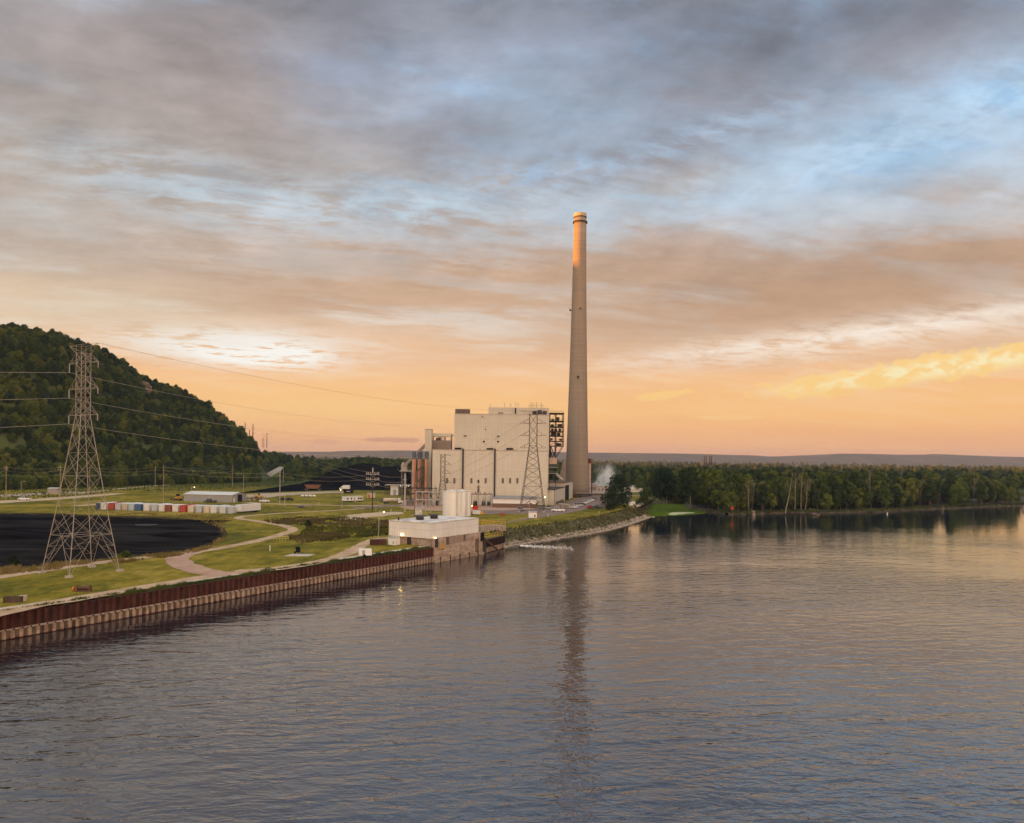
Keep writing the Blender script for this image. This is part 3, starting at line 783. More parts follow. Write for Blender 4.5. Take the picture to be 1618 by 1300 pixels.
# woods on and below the bluff
LOWL = 'leafy tree in the thicket at the foot of the wooded bluff, one of many alike'
low = []
hill_pts = []
OPEN = [(p.x, p.y) for p in (AT(407,725,560), AT(408,725,735), AT(412,725,800), AT(428,725,905), AT(454,725,905), AT(449,725,840), AT(448,725,735), AT(458,725,560))]
t = FT(-650)
while t < FT(1300):
    Y0 = 505+t*FD.y
    front = -26 if Y0 > 440 else 0
    w = front+rnd.uniform(0, 4)
    while w < (175 if t < 380 else 200):
        tt, ww = t+rnd.uniform(-2.6, 2.6), w+rnd.uniform(-2.4, 2.4)
        p = hill_p(tt, max(-8, ww)) if ww > -8 else FOOT0+FD*tt+FN*ww+Vector((0,0,GZ))
        p.z = max(p.z, GZ) if ww < 10 else p.z
        step = 3.7
        ok = not inside((p.x, p.y), OPEN)
        for (ct, cw, cl, ch) in CLIFFS:
            if abs(tt-ct) < cl*.5 and cw-22 < ww < cw+4: ok = False
        # a grassy power-line cut runs along the slope
        if 30 < ww < 36 and 480 < Y0 < 760 and noise.noise((tt*.02, 8, 0)) > .0: ok = False
        if ok:
            if ww < -6 and vis(p): low.append((p, rnd.uniform(.34, .62)))
            elif vis(p, 1.06) or ww > 85: hill_pts.append((p.x, p.y, p.z-1.0, rnd.choice((.36,.42,.48,.54,.6,.74))*rnd.uniform(.85,1.1)*(1.05 if ww > 90 else 1), rnd.uniform(0, 6.3)))
        w += step*(1 if (vis(p, 1.1)) else 1.8)
    t += 3.7 if Y0 > 380 else 10
for k in range(420):
    x, y = KC.x+rnd.uniform(-1.05, 1.15)*KRX, KC.y+rnd.uniform(-1, 1)*KRY
    if not inside((x, y), OPEN): hill_pts.append((x, y, max(GZ, knoll_z(x, y))-.8, rnd.uniform(.5, 1.0), rnd.uniform(0, 6.3)))
# flat woods beyond the coal pile, right up to the ridge
for k in range(520):
    px = rnd.uniform(425, 660); Y = rnd.uniform(640, 1000) if k < 330 else rnd.uniform(900, 1500)
    p = AT(px, 725, Y); lim = 720+max(0, (px-470))*.9
    if Y < lim and px > 455: continue
    if inside((p.x, p.y), OPEN): continue
    if k < 60 and Y < 800 and px < 520: low.append((Vector((p.x, p.y, GZ)), rnd.uniform(.45, .7)))
    else: stuff_pts.append((p.x, p.y, GZ-.8, rnd.uniform(.55, .85), rnd.uniform(0, 6.3)))
low.sort(key=lambda s: s[0].length)
for j, (p, sc) in enumerate(low):
    if j < 110: tree(rnd.choice((6,7,8,9)), p, rnd.uniform(0, 6.3), (sc*rnd.uniform(1.0,1.3), sc*1.25), LOWL, 'trees at the foot of the bluff', leaf=leafl if rnd.random() < .6 else None)
    else: hill_pts.append((p.x, p.y, p.z-.8, sc, rnd.uniform(0, 6.3)))
# valley floor forest out to the far ridge
for k in range(6500):
    u = rnd.random(); Y = 560/(1-u*.91)
    px = rnd.uniform(440, 1700); p = AT(px, 725, Y)
    if px < 680 and Y < 1000: continue
    if 900 < px < 1010 and Y < 640: continue
    if inside((p.x, p.y), [(q.x, q.y) for q in ISL]+[(1500,1400), (400,760), (106,620)]) and Y < 700: continue
    big = 1+max(0, (Y-900))/2600
    stuff_pts.append((p.x, p.y, GZ-1-(big-1)*9, rnd.uniform(.55, .82)*big, rnd.uniform(0, 6.3)))
def forest(name, pts, label, cat, use):
    me = bpy.data.meshes.new(name); me.from_pydata([p[:3] for p in pts], [], [])
    a = me.attributes.new('size', 'FLOAT', 'POINT'); a.data.foreach_set('value', [p[3] for p in pts])
    a = me.attributes.new('turn', 'FLOAT', 'POINT'); a.data.foreach_set('value', [p[4] for p in pts])
    o = bpy.data.objects.new(name, me); S.collection.objects.link(o)
    ng = bpy.data.node_groups.new(name, 'GeometryNodeTree')
    ng.interface.new_socket('Geometry', in_out='INPUT', socket_type='NodeSocketGeometry'); ng.interface.new_socket('Geometry', in_out='OUTPUT', socket_type='NodeSocketGeometry')
    N, L = ng.nodes, ng.links
    gi, go_ = N.new('NodeGroupInput'), N.new('NodeGroupOutput')
    jn = N.new('GeometryNodeJoinGeometry')
    for i in use:
        key = (i, '', '')
        if key not in _pm: continue
        oi = N.new('GeometryNodeObjectInfo'); oi.inputs['Object'].default_value = _pm[key][1]; oi.inputs['As Instance'].default_value = True
        L.new(oi.outputs['Geometry'], jn.inputs[0])
    ip = N.new('GeometryNodeInstanceOnPoints'); ip.inputs['Pick Instance'].default_value = True
    def attr(nm):
        n = N.new('GeometryNodeInputNamedAttribute'); n.data_type = 'FLOAT'; n.inputs['Name'].default_value = nm; return n.outputs['Attribute']
    cx = N.new('ShaderNodeCombineXYZ'); L.new(attr('turn'), cx.inputs[2])
    er = N.new('FunctionNodeEulerToRotation'); L.new(cx.outputs[0], er.inputs[0])
    ri = N.new('FunctionNodeRandomValue'); ri.data_type = 'INT'; ri.inputs[4].default_value = 0; ri.inputs[5].default_value = len(use)-1
    L.new(gi.outputs[0], ip.inputs['Points']); L.new(jn.outputs[0], ip.inputs['Instance'])
    L.new([q for q in ri.outputs if q.type == 'INT'][0], ip.inputs['Instance Index']); L.new(er.outputs[0], ip.inputs['Rotation'])
    sv = N.new('ShaderNodeCombineXYZ'); s = attr('size')
    for k in range(3): L.new(s, sv.inputs[k])
    L.new(sv.outputs[0], ip.inputs['Scale']); L.new(ip.outputs[0], go_.inputs[0])
    md = o.modifiers.new('scatter', 'NODES'); md.node_group = ng
    tag(o, label, cat, kind='stuff'); return o
forest('bluff_forest', hill_pts, 'dense green forest covering the steep bluff', 'forest', (6,7,8,9,6,8,7,5))
forest('valley_forest', stuff_pts, 'far off forest filling the valley floor up to the hazy ridge', 'forest', (0,1,2,3,4,5))
print('trees', nfront, len(low), len(hill_pts), len(stuff_pts))

# single trees
p = G(976, 803); s = ppm(976, 803)
cm, L = crown_mb(91, 52*s, 21*s, .10, 4200, .75, 17); PROTO.append((cm, trunk_mb(92, 52*s, 8, L), 52*s, 21*s))
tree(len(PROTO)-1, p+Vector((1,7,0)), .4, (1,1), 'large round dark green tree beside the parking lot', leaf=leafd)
p = G(966, 806); s = ppm(966, 806)
cm, L = crown_mb(93, 31*s, 14*s, .06, 2600, .6, 13); PROTO.append((cm, trunk_mb(94, 31*s, 5, L), 31*s, 14*s))
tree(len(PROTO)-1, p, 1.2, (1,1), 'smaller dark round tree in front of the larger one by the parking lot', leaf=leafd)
p = G(1022, 798); s = ppm(1022, 798)
tree(len(PROTO)-1, p, 2.2, (1.05, 1.0), 'round bushy tree at the channel mouth by the duckweed', leaf=leafm)
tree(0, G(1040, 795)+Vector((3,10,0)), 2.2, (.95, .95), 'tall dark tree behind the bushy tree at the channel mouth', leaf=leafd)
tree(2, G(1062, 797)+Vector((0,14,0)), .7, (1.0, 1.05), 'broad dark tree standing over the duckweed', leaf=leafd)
tree(4, G(1100, 799)+Vector((0,12,0)), 1.7, (.95, 1.0), 'spreading tree at the inner end of the duckweed', leaf=leafm)
# bushes by the coal yard
def bush(loc, h, r, label, seed, lf, group=None, squash=.9):
    cm, L = crown_mb(seed, h, r, .05, 900, .28, 9, squash)
    root = thing('bush', label, 'bush', loc, 0, group)
    cm.build('crown', lf, root); mb = MB()
    for k in range(4): mb.tube((0,0,-.1), L[k*2][0], .05, .02, 5)
    mb.build('trunk', barkm, root)
bush(G(22,895), 2.1, 1.1, 'dark green conical bush beside the black coal yard', 201, leafd)
bush(G(200,881), 1.5, .95, 'small green bush by the tower foot and coal yard edge', 202, leafm)
bush(G(188,882.5), 1.0, .6, 'lowest little bush in the dry grass beside the coal yard', 203, leafy)
bush(G(526,842), 2.4, 1.7, 'bright green bush in the weedy ditch', 204, leafm)
bush(G(487,833), 2.2, 1.2, 'dark bush standing among brown weeds in the ditch', 205, leafd)
# bare and pale-trunked trees at the far shore
def bare(seed, h, lean, fork=.45, nb=9, tr=.32):
    rnd = random.Random(seed); mb = MB(); pts = [Vector((lean*k/6*h*.16+rnd.uniform(-.15,.15), rnd.uniform(-.2,.2), h*k/6)) for k in range(7)]
    for k in range(6): mb.tube(pts[k], pts[k+1], tr*(1-k/6.6), tr*(1-(k+1)/6.6), 7, cap=False)
    tw = MB()
    for k in range(nb):
        f = fork+(1-fork)*k/nb; st = pts[0].lerp(pts[6], f); an = rnd.uniform(0, 6.3); ln = h*rnd.uniform(.14, .30)*(1.15-f*.6)
        e = st+Vector((math.cos(an)*ln*.7, math.sin(an)*ln*.7, ln*.75)); tw.tube(st, e, tr*.34, tr*.1, 5)
        for _ in range(4):
            q = st.lerp(e, rnd.uniform(.4, 1)); d = Vector((rnd.uniform(-1,1), rnd.uniform(-1,1), rnd.uniform(.1,1.1)))*ln*.35
            tw.tube(q, q+d, tr*.12, tr*.04, 4)
            for _ in range(2): tw.tube(q+d*.6, q+d*.6+Vector((rnd.uniform(-1,1), rnd.uniform(-1,1), rnd.uniform(0,1)))*ln*.2, tr*.06, tr*.03, 4)
    return mb, tw
for j, (px, pb, pt, lean, lab) in enumerate(BARE):
    p = G(px, pb, .9); h = (pb-pt)*ppm(px, pb, .9)
    root = thing('bare_tree', lab, 'tree', p, 0); a, b = bare(300+j, h, lean, .5 if j < 5 else .3, 11, .12+h*.006)
    a.build('trunk', barkp, root); b.build('branches', barkp if j > 4 else mat('grey_brown_bark', (.16,.11,.085), .9), root)
# driftwood logs
for j, (px, py, ln, rz, lab) in enumerate([(1441, 803, 9, .15, 'pale fallen log slanting into the water from the far shore'), (1462, 801.5, 8, .1, 'second pale log beside the slanting one on the far shore'), (1290, 813, 6, .6, 'tangled pale driftwood log low in the water'), (1583, 798, 10, -.05, 'long bleached log on the muddy shore to the far right'), (1345, 808, 9, -.1, 'dark weathered log lying along the shore')]):
    root = thing('driftwood_log', lab, 'log', G(px, py, .25), rz); mb = MB()
    mb.tube((-ln/2,0,.5), (0,.2,.25), .22, .2, 7); mb.tube((0,.2,.25), (ln/2,0,-.1), .2, .1, 7)
    mb.build('trunk', barkp, root); m2 = MB()
    for k in range(5):
        x = -ln/2+ln*k/6+.6; m2.tube((x,.1,.4), (x+rnd.uniform(-.8,.8), rnd.uniform(-.8,.6), rnd.uniform(.7,1.5)), .07, .03, 5)
    m2.build('branches', barkp, root)

# low vegetation: blades and leaf clumps gathered as stuff
def weeds(name, pts, m, label, cat='weeds'):
    mb = MB(); rnd = random.Random(len(pts))
    for (x, y, z, h, n, w) in pts:
        for _ in range(n):
            a = rnd.uniform(0, 6.3); r = rnd.uniform(0, h*.45); bx, by = x+r*math.cos(a), y+r*math.sin(a)
            a2 = rnd.uniform(0, 6.3); hh = h*rnd.uniform(.5, 1.15); ww = w*rnd.uniform(.6, 1.3)
            tx, ty = bx+rnd.uniform(-.35,.35)*hh, by+rnd.uniform(-.35,.35)*hh
            dx, dy = math.cos(a2)*ww/2, math.sin(a2)*ww/2
            mb.poly([(bx-dx*.6, by-dy*.6, z), (bx+dx*.6, by+dy*.6, z), ((bx+tx)/2+dx, (by+ty)/2+dy, z+hh*.55), (tx, ty, z+hh), ((bx+tx)/2-dx, (by+ty)/2-dy, z+hh*.5)])
    o = mb.build(name, m); return tag(o, label, cat, kind='stuff')
def polypts(n, pl, hmin, hmax, k, w, z=GZ, clump=.0, seed=1):
    rnd = random.Random(seed); xs = [p[0] for p in pl]; ys = [p[1] for p in pl]; out = []
    while len(out) < n:
        p = (rnd.uniform(min(xs), max(xs)), rnd.uniform(min(ys), max(ys)))
        if not inside(p, pl): continue
        if clump and noise.noise((p[0]*.14, p[1]*.14, seed)) < clump-.5+rnd.uniform(-.25,.25): continue
        out.append((p[0], p[1], z, rnd.uniform(hmin, hmax), k, w))
    return out
def wm(name, a, b, sc=.15): return mat(name, a, .9, scale=sc, col2=b, spec=.1)
w_green = wm('green_weeds', (.045,.065,.014), (.10,.115,.028)); w_dry = wm('dry_weeds', (.16,.12,.035), (.30,.215,.085)); w_brown = wm('brown_weeds', (.065,.052,.018), (.165,.125,.055)); w_dark = wm('dark_weeds', (.040,.050,.010), (.115,.112,.024))
rnd = random.Random(5)
pts = []
for k in range(4200):
    t = rnd.uniform(-1.1, .995); p = wallpt(t, rnd.gauss(.75, .32))
    pts.append((p.x, p.y, WALLTOP+.15, rnd.uniform(.3, .85)*(.5+.9*abs(noise.noise((t*22, 3, 1)))*1.6), 9, .09))
weeds('wall_top_grass', pts, w_green, 'fringe of grass and weeds growing along the top of the sheet pile wall', 'grass')
q = lambda *l: [tuple(G(*p).xy) for p in l]
weeds('dry_grass', polypts(900, q((0,899),(80,892),(140,887),(210,880),(285,874),(330,862),(352,848),(362,850),(330,868),(280,879),(200,889),(100,899),(0,909)), .3, .85, 9, .10, clump=.42, seed=2), w_dry, 'dry golden grass along the edge of the coal yard', 'grass')
weeds('dry_grass', polypts(700, q((150,809),(300,812),(372,816),(356,826),(352,842),(340,832),(300,819),(200,815)), .2, .6, 8, .10, clump=.45, seed=6), w_dry, 'rough dry grass between the containers and the coal yard', 'grass')
weeds('ditch_weeds', polypts(1500, q((410,823.5),(470,817.5),(560,818.5),(617,823),(617,833),(560,831),(500,830),(440,829)), .25, .8, 11, .14, clump=.38, seed=3), w_brown, 'tall brown weeds covering the upper bank of the ditch')
weeds('ditch_weeds', polypts(1300, q((488,832),(560,832),(616,834),(614,846),(560,850),(500,852),(455,853),(470,846)), .25, .75, 11, .14, clump=.35, seed=4), w_dark, 'dark green weeds filling the bottom of the ditch')
weeds('ditch_weeds', polypts(500, q((455,848),(520,842),(560,846),(530,856),(470,858)), .4, .9, 10, .15, clump=.3, seed=9), w_brown, 'brown weeds on the near side of the ditch')
pts = []; pts2 = []
for i in range(0, 14):
    a, b, c, d = SH[i+1], SH[i+2], BANK[i], BANK[i+1]
    for _ in range(int((b-a).length*15)):
        t, qq = rnd.random(), rnd.uniform(.30, 1.08); p = a.lerp(b, t).lerp(c.lerp(d, t), qq); z = -1.2+(GZ+1.2)*min(1, qq)**.8
        (pts if rnd.random() < .55 else pts2).append((p.x, p.y, z, rnd.uniform(.25, .75)*(.6+1.1*abs(noise.noise((p.x*.15, p.y*.15, 2)))), 10, .13))
weeds('river_bank_weeds', pts, w_brown, 'brown weeds on the stony river bank below the parking lot')
weeds('river_bank_weeds', pts2, w_dark, 'dark green weeds on the stony river bank below the parking lot')
pts = []
for a, b in zip(ISLL, ISLL[1:]):
    n = (b-a).normalized(); n = Vector((-n.y, n.x, 0))
    for _ in range(int((b-a).length*9)):
        p = a.lerp(b, rnd.random())+n*rnd.uniform(-2.2, 4); pts.append((p.x, p.y, .75, rnd.uniform(.5, 2.1)*(.5+abs(noise.noise((p.x*.08, 1, 1)))), 8, .35))
weeds('shore_undergrowth', pts, wm('shore_green', (.030,.045,.012), (.085,.10,.022), .06), 'undergrowth along the far wooded shore', 'undergrowth')
# meadow between the yard and the bluff
weeds('meadow_scrub', polypts(2600, q((0,774),(130,768),(300,761),(420,752),(470,752),(470,764),(380,772),(290,776),(180,776),(100,786),(0,790)), .3, .9, 8, .35, clump=.35, seed=12), wm('meadow', (.045,.070,.014), (.12,.125,.028), .04), 'green scrub in the meadow below the bluff', 'scrub')
# ================================================================ POWER PLANT
beige = clad('beige_cladding', (.515,.462,.365), .9, .05, stain=.13)
cream = clad('cream_cladding', (.595,.54,.435), .8, .05, stain=.13)
white = mat('off_white_paint', (.78,.75,.70), .6, var=.07, scale=.5)
dark = mat('dark_steel', (.045,.040,.036), .7, var=.3)
grey = mat('grey_steel', (.20,.18,.165), .6, var=.2)
lgrey = mat('light_grey_steel', (.40,.37,.33), .6, var=.15)
brown = mat('brown_panel', (.12,.085,.065), .7, var=.25, scale=1.2)
black = mat('black_opening', (.008,.008,.008), .9)
conc = mat('stained_concrete', (.25,.17,.12), .9, scale=.45, col2=(.47,.36,.27), bump=.03, stretch=(1,1,2.2))
glassm = mat('dark_glass', (.02,.022,.025), .15, spec=.6)
rail_y = mat('yellow_rail', (.55,.33,.03), .6)
def lamp_mat():
    return mat('lit_lamp', (1.0,.62,.22), .5, var=.0, emit=7)
litm = lamp_mat()
YF, YM = 365.0, 388.0
def xz(px, py, Y): p = AT(px, py, Y); return p.x, p.z
# --- chimney
b0 = G(912, 784.5); Yc = b0.y; sc = Yc/F; xc = AT(914, 560, Yc).x; ztop = AT(916, 338, Yc).z
root = thing('chimney', 'very tall tapering concrete chimney with its top lit orange by the sun', 'chimney', (xc, Yc, GZ))
def chim_mat():
    m = bpy.data.materials.new('chimney_concrete'); m.use_nodes = True; t = m.node_tree
    b = t.nodes['Principled BSDF']; b.inputs['Roughness'].default_value = .9; b.inputs['Specular IOR Level'].default_value = .15
    o = V(t, t.nodes.new('ShaderNodeTexCoord').outputs['Object']); x, y, z = sep(o)
    an = x.m('ARCTAN2', y)
    st = nz(t, comb(t, x*.9, y*.9, z*.03), 1.0, 5, .6); lift = nz(t, comb(t, 0, 0, z*.42), 1.0, 2, .7)
    seam = ((z/2.3).m('FRACT')-.5).m('ABSOLUTE').m('GREATER_THAN', .46)
    vs = ((an*9.0).m('FRACT')-.5).m('ABSOLUTE').m('GREATER_THAN', .47)
    k = .60+st*.36+lift*.44; k = k*(1-seam*.11)*(1-vs*.12)
    c = mix(t, 1.0, (.285,.228,.170,1), comb(t, k, k, k), 'MULTIPLY'); t.links.new(c.o, b.inputs['Base Color'])
    return m
chm = chim_mat()
r0, r1, h = 19*sc, 9.8*sc, ztop-GZ
prof = [(r0, -.5), (r0*.985, 6)]
for k in range(1, 13):
    f = k/12; prof.append((r0+(r1-r0)*(1-(1-f)**1.35)*1.0, h*f*.985))
MB().lathe(prof, n=48).build('shaft', chm, root, smooth=True)
MB().lathe([(r1*.90, h*.985), (r1*1.03, h*.987), (r1*1.03, h), (r1*.8, h), (r1*.8, h-1)], n=48, cap=False).build('rim', mat('rim_metal', (.46,.34,.20), .6), root)
MB().lathe([(r1*1.01, h-5.6), (r1*1.18, h-5.5), (r1*1.18, h-4.7), (r1*1.01, h-4.6)], n=40, cap=False).build('gallery', dark, root)
MB().lathe([(r1*1.01, h-2.4), (r1*1.06, h-2.4), (r1*1.06, h-1.9), (r1*1.01, h-1.9)], n=40, cap=False).build('band', dark, root)
zz = AT(903, 491, Yc).z-GZ
m = MB(); m.box((-r0*.74, -2, zz), (1.1, .8, .9)); m.box((-r0*.80, -2, zz+.8), (.25, .25, 1.2)); m.build('beacon', dark, root)
m = MB(); m.box((.4, -r0*.67, zz+.6), (.9, .5, .7)); m.build('beacon', dark, root)
zz = AT(911, 597, Yc).z-GZ; m = MB(); m.box((-.6, -r0*.80, zz), (.9, 1.4, 1.1)); m.build('hatch', black, root)

# --- boiler house
x0, zt = xz(718, 653.5, YM); x1, _ = xz(868, 653.5, YM); z2 = xz(820, 644, YM+3)[1]
root = thing('boiler_house', 'tall windowless beige boiler house, the biggest block of the power plant', 'building', ((x0+x1)/2, YM, GZ))
w = (x1-x0)/2; H1 = zt-GZ; H2 = z2-GZ
MB().bx(-w, w, 0, 46, -.3, H1).build('wall', beige, root)
xp = xz(772, 644, YM+3)[0]-(x0+x1)/2
MB().bx(xp, w-.01, 2.5, 44, H1, H2).build('penthouse', beige, root)
m = MB(); m.bx(-w-.12, w+.12, -.12, 0, H1-.25, H1+.12); m.build('roof_edge', mat('roof_trim', (.40,.34,.28), .6), root)
def wbox(px0, px1, py0, py1, Y, dep, name, m_, root, ox, out=0):
    a = AT(px0, py0, Y); b = AT(px1, py1, Y)
    mm = MB(); mm.bx(a.x-ox, b.x-ox, -out-dep/2+dep/2-dep, -out, b.z-GZ, a.z-GZ); return mm.build(name, m_, root)
OX = (x0+x1)/2
a = AT(719.5, 648, YM+4); b = AT(742, 653.5, YM+4)
m = MB(); m.bx(a.x-OX, b.x-OX, 3, 9, H1, a.z-GZ+.6); m.build('roof_louvre', brown, root)
for (px, py, ww, hh, nm) in ((735, 688.5, 4.5, 1.6, 'vent_hood'), (762.5, 658.5, 1.8, 1.4, 'vent'), (767, 678, 1.8, 1.6, 'vent'), (764.5, 697.5, 3.0, 3.0, 'vent'), (787, 697.5, 3.0, 3.0, 'vent'), (787.3, 689, 4, 1.4, 'vent_hood'), (790.8, 652.5, 8.5, 1.3, 'vent_hood'), (814.5, 649, 2.6, 9, 'downpipe'), (724, 708.5, 10.5, 2.6, 'louvre'), (774.5, 709, 10.5, 2.4, 'louvre'), (805.5, 709.3, 10.5, 3.0, 'louvre')):
    p = AT(px, py, YM); s = YM/F; m = MB()
    dz = .5 if nm != 'louvre' else 1.2
    if nm == 'vent': m.tube((p.x-OX, .2, p.z-GZ), (p.x-OX, -dz, p.z-GZ), ww*s/2, ww*s/2, 12)
    else: m.box((p.x-OX, -dz/2, p.z-GZ), (ww*s, dz, hh*s))
    m.build(nm, black if nm in ('louvre','vent') else dark, root)
m = MB(); rnd = random.Random(8)
for (px, py) in ((775,640),(797.5,637),(807,638),(815,636.5),(819,638),(839,636.5),(842,638),(848,636.5),(855.5,637)):
    p = AT(px, py, YM+6); m.tube((p.x-OX, 6, H2), (p.x-OX, 6, p.z-GZ), .10, .08, 5); m.box((p.x-OX, 6, p.z-GZ), (.6, .3, .3))
m.build('lightning_rods', grey, root)
m = MB()
for k in range(9): m.bx(AT(835+k*3, 640, YM+4).x-OX-.05, AT(835+k*3, 640, YM+4).x-OX+.05, 4, 4.1, H2, H2+1.5)
m.bx(AT(835, 640, YM).x-OX, AT(859.5, 640, YM).x-OX, 4, 4.1, H2+1.4, H2+1.5); m.build('roof_railing', grey, root)
m = MB()
for k in range(3): m.bx(w-8.5+k*2.6, w-6.5+k*2.6, 1, 3.2, H1, H1+2+.5*(k % 2))
m.build('roof_machinery', dark, root)
# --- turbine hall in front
x0, zt = xz(683.5, 710, YF); x1, _ = xz(866, 711, YF)
root = thing('turbine_hall', 'long lower beige hall with narrow louvred windows in front of the tall boiler house', 'building', ((x0+x1)/2, YF, GZ)); OX = (x0+x1)/2; w = (x1-x0)/2; H1 = zt-GZ
MB().bx(-w, w, 0, YM-YF-.06, -.3, H1).build('wall', cream, root)
m = MB(); m.bx(-w-.1, w+.1, -.1, 0, H1-.3, H1+.1); m.build('roof_edge', mat('roof_trim', (.40,.34,.28), .6), root)
for px in (706.5, 718, 744.8, 767.4, 794.5, 806, 817.5): wbox(px-1.6, px+1.6, 755.2, 763.5, YF, .12, 'louvred_window', mat('window_louvre', (.15,.115,.09), .6, var=.3, stretch=(.2,.2,9)), root, OX)
wbox(754.8, 757, 758, 763, YF, .35, 'vent', black, root, OX); wbox(754.3, 757.5, 767, 779, YF, .14, 'louvred_window', mat('window_louvre', (.15,.115,.09)), root, OX)
for px in (731.3, 781.6): wbox(px-.8, px+.8, 708.5, 795, YF, .5, 'downpipe', dark, root, OX)
# --- low annex with brick base
a = AT(779, 790, 350); bq = AT(846, 806, 350)
root = thing('plant_annex', 'low white flat roofed annex on a brick base below the beige hall', 'building', ((a.x+bq.x)/2, 350-8, GZ), R(-4)); w = (bq.x-a.x)/2
MB().bx(-w, w, 0, 20, -.3, 1.9).build('base', mat('brown_brick', (.17,.105,.075), .85, var=.3, scale=3), root)
MB().bx(-w+.01, w-.01, .02, 19.9, 1.9, 4.1).build('wall', white, root)
m = MB(); m.poly([(-w-.3,-.3,4.1), (w+.3,-.3,4.1), (w+.3,20,4.5), (-w-.3,20,4.5)]); m.bx(-w-.3, w+.3, -.34, -.3, 3.95, 4.25); m.build('roof', mat('grey_roof', (.28,.26,.25), .8), root)
m = MB(); m.bx(w*.72, w*.80, -.08, 0, 0, 2.4); m.build('door', brown, root)
# --- workshop, two tier, turned to the river
c0 = G(876, 797.5); d = Vector((.20,.98,0)).normalized(); rz = math.atan2(d.y, d.x)
root = thing('workshop', 'cream workshop with a dark lower roof and a tall black doorway beside the chimney', 'building', c0, rz)
zr = AT(876, 774, c0.y).z-GZ; Lw = (G(896,791.5)-c0).length; Lt = Lw+ (G(909,786.5)-G(896,791.5)).length
zt = AT(897, 763.5, G(896,791.5).y).z-GZ
MB().bx(0, Lw-.02, 0, 7.5, -.3, zr).build('wall', cream, root)
m = MB(); m.bx(-.5, Lw, -.25, 12, zr, zr+.35); m.build('roof', mat('dark_roof', (.07,.062,.055), .85), root)
MB().bx(Lw, Lt, -.1, 16, -.3, zt).build('tall_wall', cream, root)
m = MB(); m.bx(Lw-.15, Lt+.2, -.3, 16.2, zt, zt+.35); m.build('tall_roof', mat('brown_roof', (.16,.11,.08), .85), root)
m = MB(); m.bx(Lw+2, Lw+(Lt-Lw)*.50, -.16, -.1, 0, zt*.86); m.build('doorway', black, root)
m = MB(); m.bx(-.12, .12, -.14, .1, 0, zr); m.build('downpipe', grey, root)
m = MB(); m.bx(4, Lw*.9, -.12, 0, 0, 1.2); m.build('brick_base', mat('brown_brick', (.17,.105,.075), .85), root)
m = MB(); m.lathe([(.25,0),(.25,1.0),(.5,1.2),(.5,1.5),(.1,1.7)], (2.5,5,zr+.35), 10); m.build('roof_vent', dark, root)
# --- block wall in front of the workshop
a, b = G(860, 799.5), G(899, 805); d = b-a
root = thing('screen_wall', 'low tan block wall beside the white pickup', 'wall', a, math.atan2(d.y, d.x)); m = MB(); m.bx(d.length*.6, d.length, 0, .3, 0, 2.1); m.build('wall', conc, root); m = MB(); m.bx(d.length*.6-.05, d.length+.05, -.05, .35, 2.1, 2.22); m.build('coping', white, root)
# --- open steel frame on the side of the boiler house
xs0 = AT(868.6, 700, YM+12); xs1 = AT(891, 700, YM+12)
root = thing('steel_frame_tower', 'open dark steel frame of stacked platforms on the side of the boiler house', 'steel frame', (xs0.x, YM+12, GZ))
ww = xs1.x-xs0.x; zts = AT(880, 651.5, YM+12).z-GZ; zb = AT(880, 704, YM+12).z-GZ
m = MB()
for x in (0.1, ww*.45, ww-.2):
    for y in (0, 6, 12): m.bx(x-.13, x+.13, y-.13, y+.13, zb if x > ww*.5 else 0, zts)
m.tube((ww*.45, 0, zb-7), (ww-.2, 0, zb), .15, .15, 5); m.tube((ww*.45, 12, zb-7), (ww-.2, 12, zb), .15, .15, 5); m.build('columns', dark, root)
lv = [AT(880, y, YM+12).z-GZ for y in (704, 696.5, 688, 681, 673.5, 664.5, 652)]
for z in lv:
    m = MB(); m.bx(-.2, ww, -.3, 12.3, z-.35, z)
    m.bx(-.2, ww, -.3, -.2, z+.9, z+1.02); m.bx(-.2, ww, -.3, -.22, z+.42, z+.5); m.build('platform', dark, root)
rnd = random.Random(2)
for z0, z1 in zip(lv, lv[1:]):
    m = MB(); m.tube((.2,-.1,z0), (ww*.45,-.1,z1), .09, .09, 4); m.build('stair_flight', dark, root)
    for k in range(3): m = MB(); m.box((rnd.uniform(.8, ww-1), rnd.uniform(2,10), z0+rnd.uniform(.6,1.2)), (rnd.uniform(.8,1.8), 1.5, rnd.uniform(.8,1.9))); m.build('machine', dark, root)
m = MB(); zq = AT(876,723,YM+12).z-GZ; zq2 = AT(876,733,YM+12).z-GZ
for k in range(7): m.tube((rnd.uniform(.2, ww*.5), rnd.uniform(0,6), zq), (rnd.uniform(.2, ww*.5), rnd.uniform(0,6), zb-.4), .22, .22, 6)
m.build('ducts', dark, root)
MB().bx(0, ww*.52, -.2, 9, zq2, zq).build('duct_casing', mat('tan_casing', (.52,.38,.27), .7, var=.1), root)
m = MB()
for z in (AT(876,738,YM).z-GZ, AT(876,748,YM).z-GZ): m.bx(-.2, ww*.6, -.6, 9, z-.3, z); m.bx(-.2, ww*.6, -.6, -.52, z+.9, z+1)
m.tube((ww*.5,-.3,AT(880,750,YM).z-GZ), (ww*.95,-1.5,AT(889,760,YM).z-GZ), .75, .75, 8); m.build('lower_platforms', lgrey, root)
